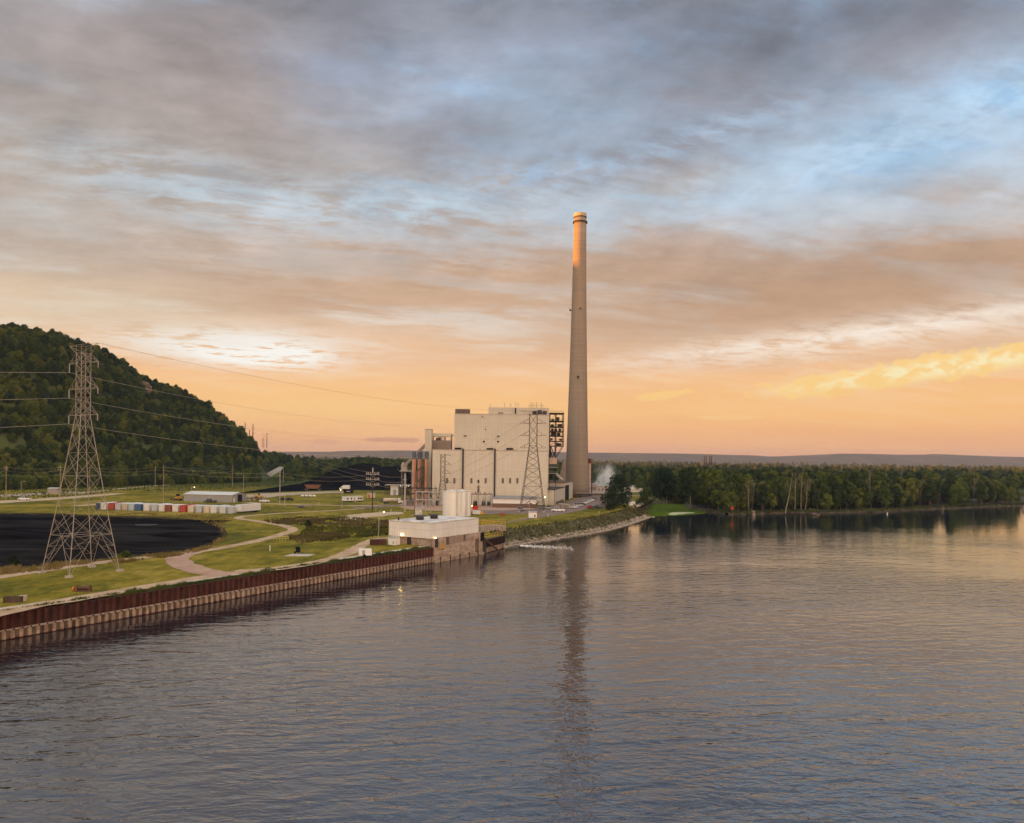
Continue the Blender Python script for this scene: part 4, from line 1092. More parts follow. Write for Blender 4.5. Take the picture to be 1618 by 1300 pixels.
# --- flue duct leaning to the chimney
p0 = AT(893.5, 726, 440); p1 = AT(884, 762, 440)
root = thing('flue_duct', 'grey brown wedge shaped flue duct rising against the foot of the chimney', 'duct', (p0.x, 436, GZ))
m = MB(); hh = p0.z-GZ; m.hexa([(-6,0,0),(0,0,0),(0,10,0),(-6,10,0),(-1,0,hh),(0,0,hh),(0,10,hh),(-1,10,hh)]); m.build('casing', mat('duct_steel', (.29,.225,.18), .7, var=.2, scale=.4), root)
m = MB()
for k in range(5): m.bx(-5.6+k*1.1, -5.5+k*1.1, -.14, 0, 0, hh*(.2+.16*k))
m.build('ribs', grey, root)
# --- stair tower, transfer house, conveyor
Yt = 385
a = AT(671.5, 678.5, Yt); b = AT(682, 678.5, Yt)
root = thing('elevator_tower', 'slim beige tower at the far end of the power plant beside the salmon silos', 'tower', (a.x, Yt, GZ)); MB().bx(0, b.x-a.x, 0, 6, -.3, a.z-GZ).build('shaft', beige, root)
m = MB(); m.bx(-.08, b.x-a.x+.08, -.08, 6.1, a.z-GZ, a.z-GZ+.25); m.build('roof', grey, root)
a = AT(682.2, 685, Yt+4); b = AT(713, 685, Yt+4); zz_ = [AT(700, y, Yt+4).z-GZ for y in (684.5, 689.5, 695.5, 710)]
root = thing('transfer_house', 'transfer house with an open band under its roof and dark ribbed siding', 'building', (a.x, Yt+4, GZ)); ww = b.x-a.x
MB().bx(0, ww, 0, 7, zz_[1], zz_[0]).build('roof', beige, root)
MB().bx(0.02, ww-.02, .05, 7, 8, zz_[2]).build('siding', clad('brown_siding', (.20,.15,.12), .8, .08), root)
m = MB()
for k in (0, .33, .45, .62, .97): m.bx(ww*k, ww*k+.35, 0, .4, zz_[2], zz_[1]); m.bx(ww*k, ww*k+.35, 6.4, 6.8, zz_[2], zz_[1])
m.bx(ww*.2, ww*.42, 2, 4, zz_[2], zz_[2]+1.3); m.build('posts', brown, root)
m = MB(); m.bx(ww, ww+2.2, 2, 4, zz_[0]-1.2, zz_[0]-.8); m.build('walkway', lgrey, root)
a, b = AT(640, 738, 392), AT(676, 702, 388)
root = thing('conveyor_gallery', 'sloping grey conveyor gallery climbing from the coal pile to the plant', 'conveyor', a); d = b-a
m = MB(); n_ = Vector((0,1.3,0)); up = Vector((-.62,0,.78))*1.15
m.hexa([tuple(q) for q in (-n_, d-n_, d+n_, n_, up-n_, d+up-n_, d+up+n_, up+n_)]); m.build('gallery', mat('gallery_steel', (.33,.285,.25), .7, var=.15), root)
m = MB(); m.hexa([tuple(q) for q in (up*1.0-n_*1.1, d+up-n_*1.1, d+up+n_*1.1, up+n_*1.1, up*1.2-n_*1.1, d+up*1.2-n_*1.1, d+up*1.2+n_*1.1, up*1.2+n_*1.1)]); m.build('roof', lgrey, root)
m = MB()
for f in (.35, .68): q = d*f; m.tube((q.x-.6, 0, q.z), (q.x-.9, 0, GZ-a.z), .22, .22, 6); m.tube((q.x+.6, 0, q.z), (q.x+.9, 0, GZ-a.z), .22, .22, 6)
m.build('legs', grey, root)
a = AT(632, 743, 392); zp = a.z-GZ
root = thing('crusher_house', 'small tan conveyor head house on a raised platform at the coal pile', 'building', (a.x, 392, GZ)); s = 392/F
m = MB(); m.bx(0, 20*s, -2, 4, zp-.5, zp); m.build('platform', lgrey, root)
m = MB(); m.bx(2*s, 11*s, -1, 3, zp, zp+3.0*s*3.2); m.bx(1.8*s+.4, 6*s, -1, 3, zp+9.6*s, zp+13*s); m.build('wall', mat('tan_siding', (.45,.38,.31), .7, var=.12), root)
m = MB(); m.poly([(-3.5*s,-2,zp+2.5*s), (2*s,-2,zp+5*s), (2*s,3,zp+5*s), (-3.5*s,3,zp+2.5*s)]); m.bx(-3.5*s, -3.3*s, -2, 3, zp, zp+2.4*s); m.build('canopy', grey, root)
m = MB()
for x in (1, 8*s, 19*s):
    for y in (-1.5, 3.5): m.bx(x-.15, x+.15, y-.15, y+.15, 0, zp-.5)
m.build('legs', grey, root)
# --- salmon silos
salmon = mat('salmon_paint', (.60,.30,.185), .7, var=.12, scale=.5, stretch=(1,1,.2))
for j, (px, r, lab) in enumerate([(654.4, 3.0, 'leftmost salmon coloured silo with a dark cap beside the plant'), (663.2, 3.2, 'middle salmon coloured silo, partly crossed by dark ducts'), (674.2, 3.0, 'rightmost salmon coloured silo, against the slim beige tower')]):
    Ys = 375+(j == 1)*5; p = AT(px, 724, Ys); s = Ys/F
    root = thing('silo', lab, 'silo', (p.x, Ys, GZ), 0, 'salmon silos'); hh = p.z-GZ
    MB().lathe([(r*s,0),(r*s,hh)], n=20).build('shell', salmon, root, smooth=False)
    m = MB(); m.lathe([(r*s*1.04,hh-.3),(r*s*1.04,hh+3.4)], n=16); m.build('cap', mat('blue_grey_cap', (.10,.115,.125), .6, var=.2), root)
    m = MB()
    for k in range(9): m.bx(r*s*.2, r*s*.2+.1, -r*s-.25, -r*s-.15, 1+k*hh/9, 1+k*hh/9+hh/9*.9)
    m.build('ladder', grey, root)
a, b, c, d4 = AT(668, 737, 373), AT(660, 745, 373), AT(660, 762, 373), AT(668, 752, 373)
root = thing('duct_run', 'dark zigzag duct crossing in front of the salmon silos', 'duct', (a.x, 373, GZ)); o0 = Vector((a.x, 373, GZ))
m = MB(); m.path([AT(669.5,735,373)-o0, AT(658.5,744.5,373)-o0, AT(658.5,780,373)-o0], .42, 8); m.build('duct', mat('olive_duct', (.13,.10,.075), .7), root)
m = MB(); m.path([AT(670,749,372.5)-o0, AT(659,763,372.5)-o0], .42, 8); m.build('branch_duct', mat('olive_duct', (.13,.10,.075), .7), root)
m = MB(); q = AT(669,725,376)-o0; m.box((q.x, 3, (q.z)/2), (1.3, 1.3, q.z)); m.build('riser', mat('olive_riser', (.10,.085,.05), .7), root)
# --- canopy shed and yard gear
a = G(611, 782); s = ppm(611, 782)
root = thing('canopy_shed', 'open shed with thin flat roof and small white room by the coal pile', 'shed', a)
m = MB(); m.bx(-3*s, 42*s, -1, 8, 15.3*s, 16.3*s); m.build('roof', mat('tan_roof', (.42,.36,.30), .8), root)
MB().bx(6*s, 18*s, 0, 6, 0, 15.2*s).build('room', white, root)
m = MB(); m.bx(10*s, 15*s, -.1, 0, 0, 8.5*s); m.build('shutter_door', lgrey, root)
m = MB()
for x in (-2.6*s, 2*s, 22*s, 30*s, 40*s): m.bx(x-.15, x+.15, -.6, -.3, 0, 15.3*s); m.bx(x-.15, x+.15, 7, 7.3, 0, 15.3*s)
m.bx(20*s, 40*s, 5, 6, 0, 6*s); m.build('posts', dark, root)
m = MB()
for k in range(5): m.box((22*s+k*3.2*s, -1.06, 14.6*s), (.35, .1, .3))
m.build('lights', mat('tube_light', (1,.95,.8), .5, var=0, emit=.85), root)
def gantry(name, lab, px0, px1, pb, pt, dep, bays, tiers, m_, cat='gantry'):
    a, b = G(px0, pb), G(px1, pb); s = ppm((px0+px1)/2, pb); L = (b-a).length; hh = (pb-pt)*s
    root = thing(name, lab, cat, a, math.atan2(b.y-a.y, b.x-a.x)); c = MB()
    for k in range(bays+1):
        for y in (0, dep): c.bx(L*k/bays-.11, L*k/bays+.11, y-.11, y+.11, 0, hh)
    c.build('columns', m_, root); c = MB()
    for t in range(1, tiers+1):
        z = hh*t/tiers
        for y in (0, dep): c.bx(-.2, L+.2, y-.13, y+.13, z-.28, z)
        for k in range(bays+1): c.bx(L*k/bays-.1, L*k/bays+.1, 0, dep, z-.25, z-.02)
    c.build('beams', m_, root); c = MB(); rnd = random.Random(int(px0))
    for k in range(bays*3): c.lathe([(.10,0),(.22,.15),(.12,.3),(.22,.45),(.12,.6),(.2,.75),(.05,.95)], (L*(k+.5)/(bays*3), dep*rnd.choice((0,1)), hh*rnd.choice(range(1, tiers+1))/tiers), 7)
    c.build('insulators', mat('glazed_insulator', (.30,.20,.15), .4), root)
    c = MB()
    for k in range(bays): c.tube((L*k/bays,0,hh*.98), (L*(k+1)/bays,0,hh*(.5 if tiers > 1 else .6)), .06, .06, 4)
    c.build('braces', m_, root)
    return root
gantry('switchyard_gantry', 'light steel switchyard gantry with insulators between the concrete pole and the white tank', 658, 698, 801, 776.5, 5, 4, 2, lgrey)
gantry('pipe_rack', 'dark steel pipe rack in front of the beige hall right of the white tanks', 745, 778, 801, 780.5, 5, 3, 1, grey, 'pipe rack')
gantry('pipe_rack', 'dark cluttered steel rack at the foot of the salmon silos', 640, 690, 797, 771, 7, 5, 3, dark, 'pipe rack')
for j, (px, pb, w_, h_, lab) in enumerate([(645, 799, 5, 13, 'grey transformer nearest the concrete pole in the switchyard'), (652.5, 799, 4.5, 14, 'tall grey transformer second from the concrete pole'), (679, 799, 8, 12, 'wide pale grey transformer under the gantry'), (669, 798, 4, 8, 'small dark transformer between the gantry posts'), (690, 799, 6, 10, 'dark transformer beside the white tank'), (751, 800, 8, 11, 'dark grey transformer under the pipe rack by the white tanks'), (764, 799, 7, 9, 'second dark transformer under the pipe rack'), (772, 799, 6, 8, 'rightmost dark transformer under the pipe rack')]):
    p = G(px, pb); s = ppm(px, pb); mm = mat('transformer_grey', (.24,.225,.21), .6, var=.15) if 'dark' not in lab else mat('transformer_dark', (.055,.05,.048), .6, var=.3)
    root = thing('transformer', lab, 'transformer', p, 0, 'switchyard transformers'); w_ *= s; h_ *= s
    m = MB(); m.bx(-w_*.4, w_*.4, -1, 1, .2, h_*.72); m.build('tank', mm, root, bevel=.05)
    m = MB()
    for k in range(5): m.bx(-w_*.38+k*w_*.18, -w_*.30+k*w_*.18, -1.5, -1.0, .5, h_*.62)
    m.build('radiator_fins', mm, root); m = MB()
    for k in range(3): m.lathe([(.12,0),(.2,.2),(.1,.4),(.2,.6),(.06,.9)], (-w_*.25+k*w_*.25, 0, h_*.72), 7)
    m.build('bushings', mat('glazed_insulator', (.30,.20,.15), .4), root); m = MB(); m.bx(-w_*.5, w_*.5, -1.6, 1.2, -.1, .22); m.build('plinth', conc, root)
# --- white tanks
for (px, pb, pt, dia, lab) in [(714.4, 822, 776.3, 31, 'big white storage tank with a cone roof behind the pump house, nearer of the two'), (730.2, 815, 775.6, 26.5, 'second white storage tank, right of and behind the nearer one')]:
    p = G(px, pb); s = ppm(px, pb); r = dia/2*s; hh = (pb-pt)*s
    root = thing('storage_tank', lab, 'tank', p, 0, 'white storage tanks'); tm = mat('tank_white', (.80,.765,.71), .55, var=.08, scale=.35, stretch=(1,1,.25))
    MB().lathe([(r, -.1), (r, hh)], n=64, cap=False).build('shell', tm, root, smooth=True)
    MB().lathe([(r+.12, hh), (r+.12, hh+.12), (r*.5, hh+.32), (.3, hh+.5), (.3, hh+.75), (.05, hh+.8)], n=48).build('roof', mat('tank_roof', (.72,.67,.60), .6, var=.05), root)
    m = MB()
    for k in range(2): m.tube((r*.5+.5*k, -r*.9-.25, 0), (r*.5+.5*k, -r*.9-.25, hh+.8), .04, .04, 5)
    for k in range(26): m.tube((r*.5, -r*.9-.25, k*hh/26), (r*.5+.5, -r*.9-.25, k*hh/26), .025, .025, 4)
    m.build('ladder', grey, root)
# --- right of the chimney
p = G(932, 786)
def blk(name, lab, cat, px0, px1, py0, py1, Y, dep, m_, extra=None):
    a, b = AT(px0, py0, Y), AT(px1, py1, Y); root = thing(name, lab, cat, (a.x, Y, GZ)); MB().bx(0, b.x-a.x, 0, dep, min(0, b.z-GZ) if b.z-GZ < 1 else b.z-GZ, a.z-GZ).build('wall', m_, root)
    m = MB(); m.bx(-.15, b.x-a.x+.15, -.15, dep+.1, a.z-GZ, a.z-GZ+.3); m.build('roof', lgrey, root)
    if extra: extra(root, b.x-a.x, a.z-GZ)
    return root
pinkb = mat('pinkish_block', (.42,.30,.245), .8, scale=.3, col2=(.55,.42,.35))
def _e1(root, w, h):
    m = MB()
    for k in range(4): m.bx(w*(.12+.22*k), w*(.12+.22*k)+1, -.1, 0, h*.5, h*.75)
    m.build('vents', grey, root)
blk('ash_building', 'pinkish low building just right of the chimney foot', 'building', 929, 942, 765, 783, 475, 12, pinkb, _e1)
blk('ash_building', 'long pale low building with steam rising behind it', 'building', 942, 968, 768.5, 783, 482, 14, mat('pale_block', (.47,.36,.29), .8, scale=.3, col2=(.6,.48,.4)), _e1)
blk('storage_shed', 'low brown roofed shed beyond the parking lot', 'shed', 934, 984, 778.5, 783.5, 462, 8, mat('shed_brown', (.30,.21,.165), .8, var=.15), _e1)
a = AT(929, 733, 462)
root = thing('vent_stack', 'slim beige stack with a dark red head against the chimney', 'stack', (AT(931,760,462).x, 462, GZ)); hh = AT(931,732,462).z-GZ
MB().lathe([(1.0,0),(1.0,hh)], n=14).build('shaft', pinkb, root); m = MB(); m.lathe([(1.15,hh),(1.3,hh+.6),(1.3,hh+2.4),(.8,hh+3)], n=14); m.build('head', mat('dark_red', (.13,.03,.02), .6), root)
m = MB(); m.tube((1.6,0,0), (1.6,0,hh), .3, .3, 7); m.build('side_pipe', dark, root)
a, b = AT(909, 780, 442), AT(986, 780, 442)
root = thing('pipe_bridge', 'dark pipe bridge spanning the road right of the chimney', 'pipe bridge', (a.x, 442, GZ)); L = b.x-a.x; zt = a.z-GZ
m = MB(); m.bx(0, L, -.8, .8, zt-.5, zt); m.build('deck', dark, root); m = MB()
for y in (-.5, 0, .5): m.tube((0,y,zt+.35), (L,y,zt+.35), .22, .22, 6)
m.build('pipes', mat('tan_pipe', (.34,.25,.19), .7), root); m = MB()
for f in (.105, .55, .98): m.bx(L*f-.4, L*f+.4, -.5, .5, 0, zt-.5)
m.build('legs', dark, root)
# far pale stacks on the horizon
for j, px in enumerate((1113.2, 1116.4, 1121.2, 1124.4)):
    Y = 1500; p = AT(px, 719, Y); root = thing('distant_stack', ['leftmost', 'second from the left', 'third from the left', 'rightmost'][j]+' of the four slim dark stacks above the far treetops', 'stack', (p.x, Y, 5), 0, 'slim stacks on the horizon')
    MB().lathe([(1.15,0),(1.0,p.z-5)], n=10).build('shaft', mat('far_dark_stack', (.035,.033,.035), .8), root); MB().lathe([(1.25,p.z-6.5),(1.25,p.z-5)], n=10).build('collar', grey, root)
# coal pile
bm = bmesh.new(); cx_, cy_ = AT(560, 770, 545).x, 545; g = []
for i in range(71):
    px = 468+190*i/70; col = []
    crest = lerp([(468, 769), (480, 765), (500, 757), (520, 746), (540, 737.5), (558, 733), (575, 732), (592, 733.5), (602, 736.5), (612, 735.5), (625, 737), (640, 741), (652, 752), (658, 765)], px)
    for k in range(25):
        v = k/24*2-1; Y = 548+v*44; p = AT(px, crest, 548); hz = max(0, p.z-GZ)*max(0, 1-abs(v)**1.15)
        hz += 1.3*noise.noise((p.x*.09, Y*.09, 0))*min(1, hz/4)+.5*noise.noise((p.x*.3, Y*.3, 2))*min(1, hz/3)
        col.append(bm.verts.new((p.x+(v*6), Y, GZ-.1+max(0, hz))))
    g.append(col)
for a, b in zip(g, g[1:]):
    for k in range(24): bm.faces.new((a[k], b[k], b[k+1], a[k+1]))
bmesh.ops.recalc_face_normals(bm, faces=bm.faces[:])
me = bpy.data.meshes.new('coal_pile'); bm.to_mesh(me); bm.free(); me.materials.append(coalm); me.polygons.foreach_set('use_smooth', [True]*len(me.polygons))
o = bpy.data.objects.new('coal_pile', me); S.collection.objects.link(o); tag(o, 'huge black coal pile left of the power plant', 'coal pile')

# ================================================================ PUMP HOUSE on the wall
root = thing('pump_house', 'white clad pump house on a concrete base standing at the river wall', 'building', (W1.x, W1.y, 0), math.atan2(U.y, U.x))
e = G(762, 874.7, 0)-W1; LP = e.length
nearY = (W1+NL*.8).y; sN = None
pN = AT(681, 826.5, (W1+NL*.9).y); zT = pN.z; zB = AT(681, 850.6, (W1+NL*.9).y).z
wallc = clad('white_cladding', (.70,.655,.59), .75, .04, stain=.2)
MB().bx(0, LP, .0, 13.0, -2, zB-.02).build('base', conc, root)
MB().bx(-.6, LP-1.6, .55, 14.0, zB, zT).build('cladding', wallc, root)
def roof_m():
    return mat('patched_roof', (.45,.40,.38), .8, scale=.28, col2=(.80,.73,.66), lo=.38, hi=.55, stretch=(1,1,1))
m = MB(); m.bx(-.5, LP-1.7, .65, 13.9, zT-.05, zT+.12); m.build('roof', roof_m(), root)
m = MB()
for (xa, xb, ya, yb) in ((-.62, LP-1.58, .50, .62), (-.62, LP-1.58, 13.95, 14.07), (-.65, -.53, .62, 13.95), (LP-1.7, LP-1.58, .62, 13.95)): m.bx(xa, xb, ya, yb, zT-.2, zT+.16)
m.build('roof_edge', mat('roof_flashing', (.55,.50,.44), .5), root)
def fan(x, y, k):
    f = MB().lathe([(.95,0),(.95,.75),(1.5,.95),(1.5,1.18),(.9,1.3),(.2,1.35)], (x, y, zT+.12), 20).build('roof_fan', mat('fan_grey', (.085,.075,.075), .6), root)
    MB().lathe([(.97,.1),(1.02,.12),(1.02,.6),(.97,.62)], (x, y, zT+.12), 20, cap=False).build('guard', dark, f)
fan(5.2, 8.5, 0); fan(10.8, 8.2, 1)
m = MB(); m.bx(.6, .9, 11.8, 12.1, zT+.1, zT+.9); m.build('roof_pipe', dark, root)
gr = GZ
def face(x, y0, y1, z0, z1, nm, mm): m = MB(); m.bx(-.10+x, x, y0, y1, z0, z1); return m.build(nm, mm, root)
door = mat('dark_door', (.035,.028,.022), .6)
f = face(0, 7.1, 8.4, gr, gr+2.3, 'door', door); 
f = face(0, 3.6, 4.3, gr+.7, gr+1.6, 'meter_box', lgrey); f = face(0, 4.5, 5.1, gr+.7, gr+1.6, 'meter_box', lgrey)
face(-.0, .5, .75, gr-.2, zB, 'conduit', grey)
m = MB(); m.bx(.5, 1.7, -.10, 0, gr-.3, zB-.05); m.build('door', door, root)
m = MB(); m.bx(5.2, 6.3, -.12, 0, zB-2.0, zB-.05); m.build('shutter', brown, root)
m = MB(); m.bx(6.4, 12.4, -.07, 0, zB-1.9, zB-.1); m.build('wall_panel', mat('weathered_panel', (.30,.21,.155), .8, var=.2, scale=1.5), root)
m = MB(); m.bx(12.8, 13.7, -.12, 0, zB-1.7, zB-.05); m.build('shutter', brown, root)
m = MB(); m.bx(18.4, 20.0, -.1, 0, .8, 4.4); m.build('sluice_gate', mat('rusty_gate', (.14,.09,.06), .8, var=.3), root)
m = MB(); m.bx(LP-1.4, LP+.2, -.2, 2.4, 3.6, zB-.05); m.build('hoist_bay', black, root)
m = MB(); m.bx(-.05, LP+.4, -.55, -.0, -.6, .55); m.build('footing_ledge', mat('wet_concrete', (.20,.13,.09), .8, scale=.6, col2=(.40,.29,.21)), root)
m = MB()
for k in range(5): m.bx(2+k*4.2, 2.22+k*4.2, -.72, -.5, -.8, 1.3)
m.build('fender_posts', dark, root)
m = MB(); m.bx(LP-.2, LP+.35, -.8, .0, -1, 4.3); m.build('corner_pile', dark, root)
m = MB(); m.tube((LP+.1,-.5,3.9), (LP+6.4,-1.3,.15), .28, .28, 6); m.build('brace', mat('rusty_beam', (.09,.04,.025), .8, var=.3), root)
m = MB()
for k in range(7): m.tube((-.4,-.4+k*.55,gr+.05) if k < 0 else (1.9+k*.35,-.55,gr-.5), (1.9+k*.35,-.55,gr+.65), .035, .035, 5)
for z in (.1, .6): m.tube((1.9,-.55,gr+z), (4.0,-.55,gr+z), .035, .035, 5)
m.bx(1.8, 4.1, -.7, 0, gr-.65, gr-.5); m.build('railing', rail_y, root)
def wall_lamp(x, y, z): 
    o = MB().lathe([(.05,-.22),(.2,-.12),(.24,.05),(.1,.2)], (x, y, z), 10).build('wall_lamp', litm, root); MB().bx(x-.16, x+.16, y-.16, y+.16, z+.2, z+.28).build('hood', dark, o)
wall_lamp(-.85, 9.6, zB+.5); wall_lamp(1.0, .25, zB+.35-.4)
# second sheet pile wall beyond it
a, b = G(762.5, 875.2, 0)+U*.6, G(797, 866, 0)
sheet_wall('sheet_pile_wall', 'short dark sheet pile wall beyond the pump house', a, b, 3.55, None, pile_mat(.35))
m = MB(); q0 = G(762,874.7,0)+U*.6; q1 = G(797,866,0)
o = sheet('wall_top_turf', [q0+NL*.2, q1+NL*.2, q1+NL*9, q0+NL*9], MATS.get('turf') or mat('turf', (.13,.13,.02), .95, scale=.6, col2=(.25,.20,.04)), 3.75, smooth=0)
# yellow railings
def railing(lab, a, b, hh=1.1, z=GZ):
    d = b-a; root = thing('safety_railing', lab, 'railing', (a.x, a.y, z), math.atan2(d.y, d.x)); L = Vector((d.x, d.y)).length; n = max(3, int(L/1.6))
    m = MB()
    for k in range(n+1): m.tube((L*k/n,0,0), (L*k/n,0,hh), .07, .07, 5)
    m.build('posts', rail_y, root); m = MB()
    for f in (.5, 1): m.tube((0,0,hh*f), (L,0,hh*f), .075, .075, 5)
    m.build('rails', rail_y, root)
railing('yellow railing along the short sheet pile wall', q0+NL*.9, q1+NL*.7, 1.1, 3.75)
# concrete platform with railing
a, b = G(760, 840.5), G(798, 837.5); d = (b-a); L = d.length
root = thing('concrete_platform', 'pale concrete intake platform on the bank beyond the pump house', 'platform', a, math.atan2(d.y, d.x)); zt = 1.5
m = MB(); m.bx(0, L, 0, 5, -.2, zt); m.build('slab', conc, root); m = MB()
for k in range(12): m.bx(L*k/11-.15, L*k/11+.15, -.2, 0, -.2, zt-.05)
m.build('pilasters', mat('pale_concrete', (.42,.36,.30)), root)
n_ = Vector((-d.y, d.x, 0)).normalized()
railing('yellow railing along the front of the concrete platform', a, b, 1.3, GZ+zt); railing('yellow railing along the back of the concrete platform', a+n_*4.9, b+n_*4.9, 1.3, GZ+zt)
# ================================================================ PYLONS
galv = mat('galvanised_steel', (.36,.305,.24), .6, var=.12)
galvd = mat('weathered_galvanised', (.105,.082,.066), .65, var=.15)
insm = mat('insulator_string', (.42,.37,.31), .4, var=.1)
def pylon(label, c, rz, base, waist, z_waist, z_top, arms, half, m, leg=.22, br=.10, one=False, ins=(1.6, 1.1), peak=True, np1=6, np2=6):
    """square lattice tower; local x is across the line (along the arms)"""
    root = thing('lattice_pylon', label, 'pylon', c, rz)
    def hw(z): return (base+(waist-base)*(z/z_waist)**.92 if z < z_waist else waist)/2
    def cn(z): h = hw(z); return [Vector((a*h, b*h, z)) for a, b in ((-1,-1), (1,-1), (1,1), (-1,1))]
    def bar(mb, a, b, r): mb.tube(a, b, r, r, 4, cap=False)
    for k in range(4):
        mb = MB(); zs = [0, z_waist*.35, z_waist*.7, z_waist, z_top]
        for a, b in zip(zs, zs[1:]): bar(mb, cn(a)[k], cn(b)[k], leg/2*(1 if a < z_waist else .8))
        mb.build('leg', m, root)
        q = cn(0)[k]; MB().box((q.x, q.y, .12), (1.0, 1.0, .5)).build('footing', capm, root)
    lo, hi = MB(), MB()
    zs = []; z = 0; f = 1.0
    wts = [1.55, 1.3, 1.1, .95, .8, .7, .62, .55][:np1]; tot = sum(wts); zs = [0]
    for w in wts: zs.append(zs[-1]+z_waist*w/tot)
    for i, (a, b) in enumerate(zip(zs, zs[1:])):
        A_, B_ = cn(a), cn(b)
        for k in range(4):
            j = (k+1) % 4
            if i == 0:          # open portal panel with K bracing
                mid = (B_[k]+B_[j])/2; bar(lo, A_[k], mid, br*.6); bar(lo, A_[j], mid, br*.6)
                for f in (.4, .7):
                    p = A_[k].lerp(mid, f); q = A_[k].lerp(B_[k], f); bar(lo, p, q, br*.4); p2 = A_[j].lerp(mid, f); q2 = A_[j].lerp(B_[j], f); bar(lo, p2, q2, br*.4)
                    bar(lo, q, A_[k].lerp(mid, min(1, f+.3)), br*.4); bar(lo, q2, A_[j].lerp(mid, min(1, f+.3)), br*.4)
                bar(lo, B_[k], B_[j], br*.6)
            else:
                bar(lo, A_[k], B_[j], br*.55); bar(lo, A_[j], B_[k], br*.55)
                if i < 4 or i == len(zs)-2: bar(lo, B_[k], B_[j], br*.55)
                if i == 1:
                    bar(lo, (A_[k]+A_[j])/2, (B_[k]+A_[k])/2, br*.4); bar(lo, (A_[k]+A_[j])/2, (B_[j]+A_[j])/2, br*.4)
        if i == 0: bar(lo, (B_[0]+B_[1])/2, (B_[2]+B_[3])/2, br*.5); bar(lo, (B_[1]+B_[2])/2, (B_[3]+B_[0])/2, br*.5)
    lo.build('bracing', m, root)
    n2 = max(2, int((z_top-z_waist)/(waist*1.05)))
    for i in range(n2):
        a, b = z_waist+(z_top-z_waist)*i/n2, z_waist+(z_top-z_waist)*(i+1)/n2; A_, B_ = cn(a), cn(b)
        for k in range(4):
            j = (k+1) % 4
            bar(hi, A_[k], B_[j], br*.5); bar(hi, A_[j], B_[k], br*.5)
            if i == n2-1: bar(hi, B_[k], B_[j], br*.5)
    hi.build('upper_bracing', m, root)
    tips = []
    for z in arms:
        for sx in ((1,) if one else (-1, 1)):
            mb = MB(); h = hw(z); tip = Vector((sx*half, 0, z)); up = min(z_top, z+2.0)
            for sy in (-1, 1):
                bar(mb, (sx*h, sy*h, z), tip, br*.65); bar(mb, (sx*hw(up), sy*hw(up), up), tip, br*.5)
                bar(mb, (sx*h, sy*h, z), (sx*h, -sy*h, z), br*.5)
                m1 = Vector((sx*h, sy*h, z)).lerp(tip, .5); m2 = Vector((sx*hw(up), sy*hw(up), up)).lerp(tip, .5); bar(mb, m1, m2, br*.4)
            mb.build('crossarm', m, root)
            il = ins[0] if sx < 0 else ins[1]
            if il:
                mb = MB(); n = 8
                for k in range(n): mb.lathe([(.05, 0), (.15, .03), (.05, il/n*.8)], (tip.x, 0, z-il+k*il/n), 8)
                mb.tube((tip.x, 0, z), (tip.x, 0, z-il), .045, .045, 5); mb.build('insulator', insm, root)
            tips.append(Vector((tip.x, 0, z-il)))
    if peak:
        for sx in ((1,) if one else (-1, 1)):
            mb = MB(); h = hw(z_top); tip = Vector((sx*half, 0, z_top+1.6))
            for sy in (-1, 1):
                bar(mb, (sx*h, sy*h, z_top), tip, br*.55); bar(mb, (sx*h, sy*h, z_top+1.5), tip, br*.5); bar(mb, (sx*h, sy*h, z_top), (sx*h, sy*h, z_top+1.5), br*.5)
            mb.build('shield_arm', m, root); tips.append(tip)
        mb = MB(); h = hw(z_top)
        for sy in (-1, 1): bar(mb, (-h, sy*h, z_top+1.5), (h, sy*h, z_top+1.5), br*.5)
        mb.build('peak', m, root)
    M = root.matrix_basis
    return root, [M @ t for t in tips]
L = [G(65,905), G(116,913), G(190,904), G(139,895)]
c1 = sum(L, Vector())/4
zz = lambda y, Y, x=130: AT(x, y, Y).z-GZ
T1, tips1 = pylon('tall pale lattice pylon standing on the lawn by the river wall, nearest to the viewer', c1, math.atan2(U.y, U.x)-math.pi/2, 9.3, 1.75, zz(657, c1.y), zz(558, c1.y), [zz(655.5, c1.y), zz(614, c1.y), zz(573, c1.y)], 4.75, galv, .14, .058)
c2 = G(841, 807.5)
zz2 = lambda y: AT(840, y, c2.y).z-GZ
T2, tips2 = pylon('brown grey lattice pylon in front of the tall beige boiler house', c2, R(-6), 10.4, 3.2, zz2(704), zz2(655), [zz2(707.5), zz2(688), zz2(668.5)], 5.6, galvd, .26, .13, ins=(.0, .0), np1=8)
c3 = G(699, 798)
zz3 = lambda y: AT(699, y, c3.y).z-GZ
T3, tips3 = pylon('slim lattice dead-end pylon with arms on one side, in front of the low beige hall', c3, R(-4), 4.8, 2.0, zz3(758), zz3(717.5), [zz3(762), zz3(748), zz3(734), zz3(719)], 4.0, galvd, .22, .11, one=True, ins=(0, 0), peak=False)
wire_m = mat('aluminium_cable', (.50,.43,.34), .5, metal=.0, var=.05)
wire_d = mat('dark_cable', (.10,.085,.07), .6, var=.05)
def cable(label, a, b, sag, r=.025, m=wire_m, n=26, group=None):
    a, b = Vector(a), Vector(b); pts = []
    for k in range(n+1):
        f = k/n; p = a.lerp(b, f); p.z -= sag*4*f*(1-f); pts.append(p)
    o = a; mb = MB(); mb.path([p-o for p in pts], r, 5)
    ob = mb.build('power_cable', m); ob.location = o
    return tag(ob, label, 'cable', group)
lv = ('lowest', 'middle', 'topmost')
l1 = sorted([t for t in tips1], key=lambda t: t.z)
left = [t for i, t in enumerate(tips1[:6]) if i % 2 == 0]; right = [t for i, t in enumerate(tips1[:6]) if i % 2 == 1]
left2 = [t for i, t in enumerate(tips2[:6]) if i % 2 == 0]; right2 = [t for i, t in enumerate(tips2[:6]) if i % 2 == 1]
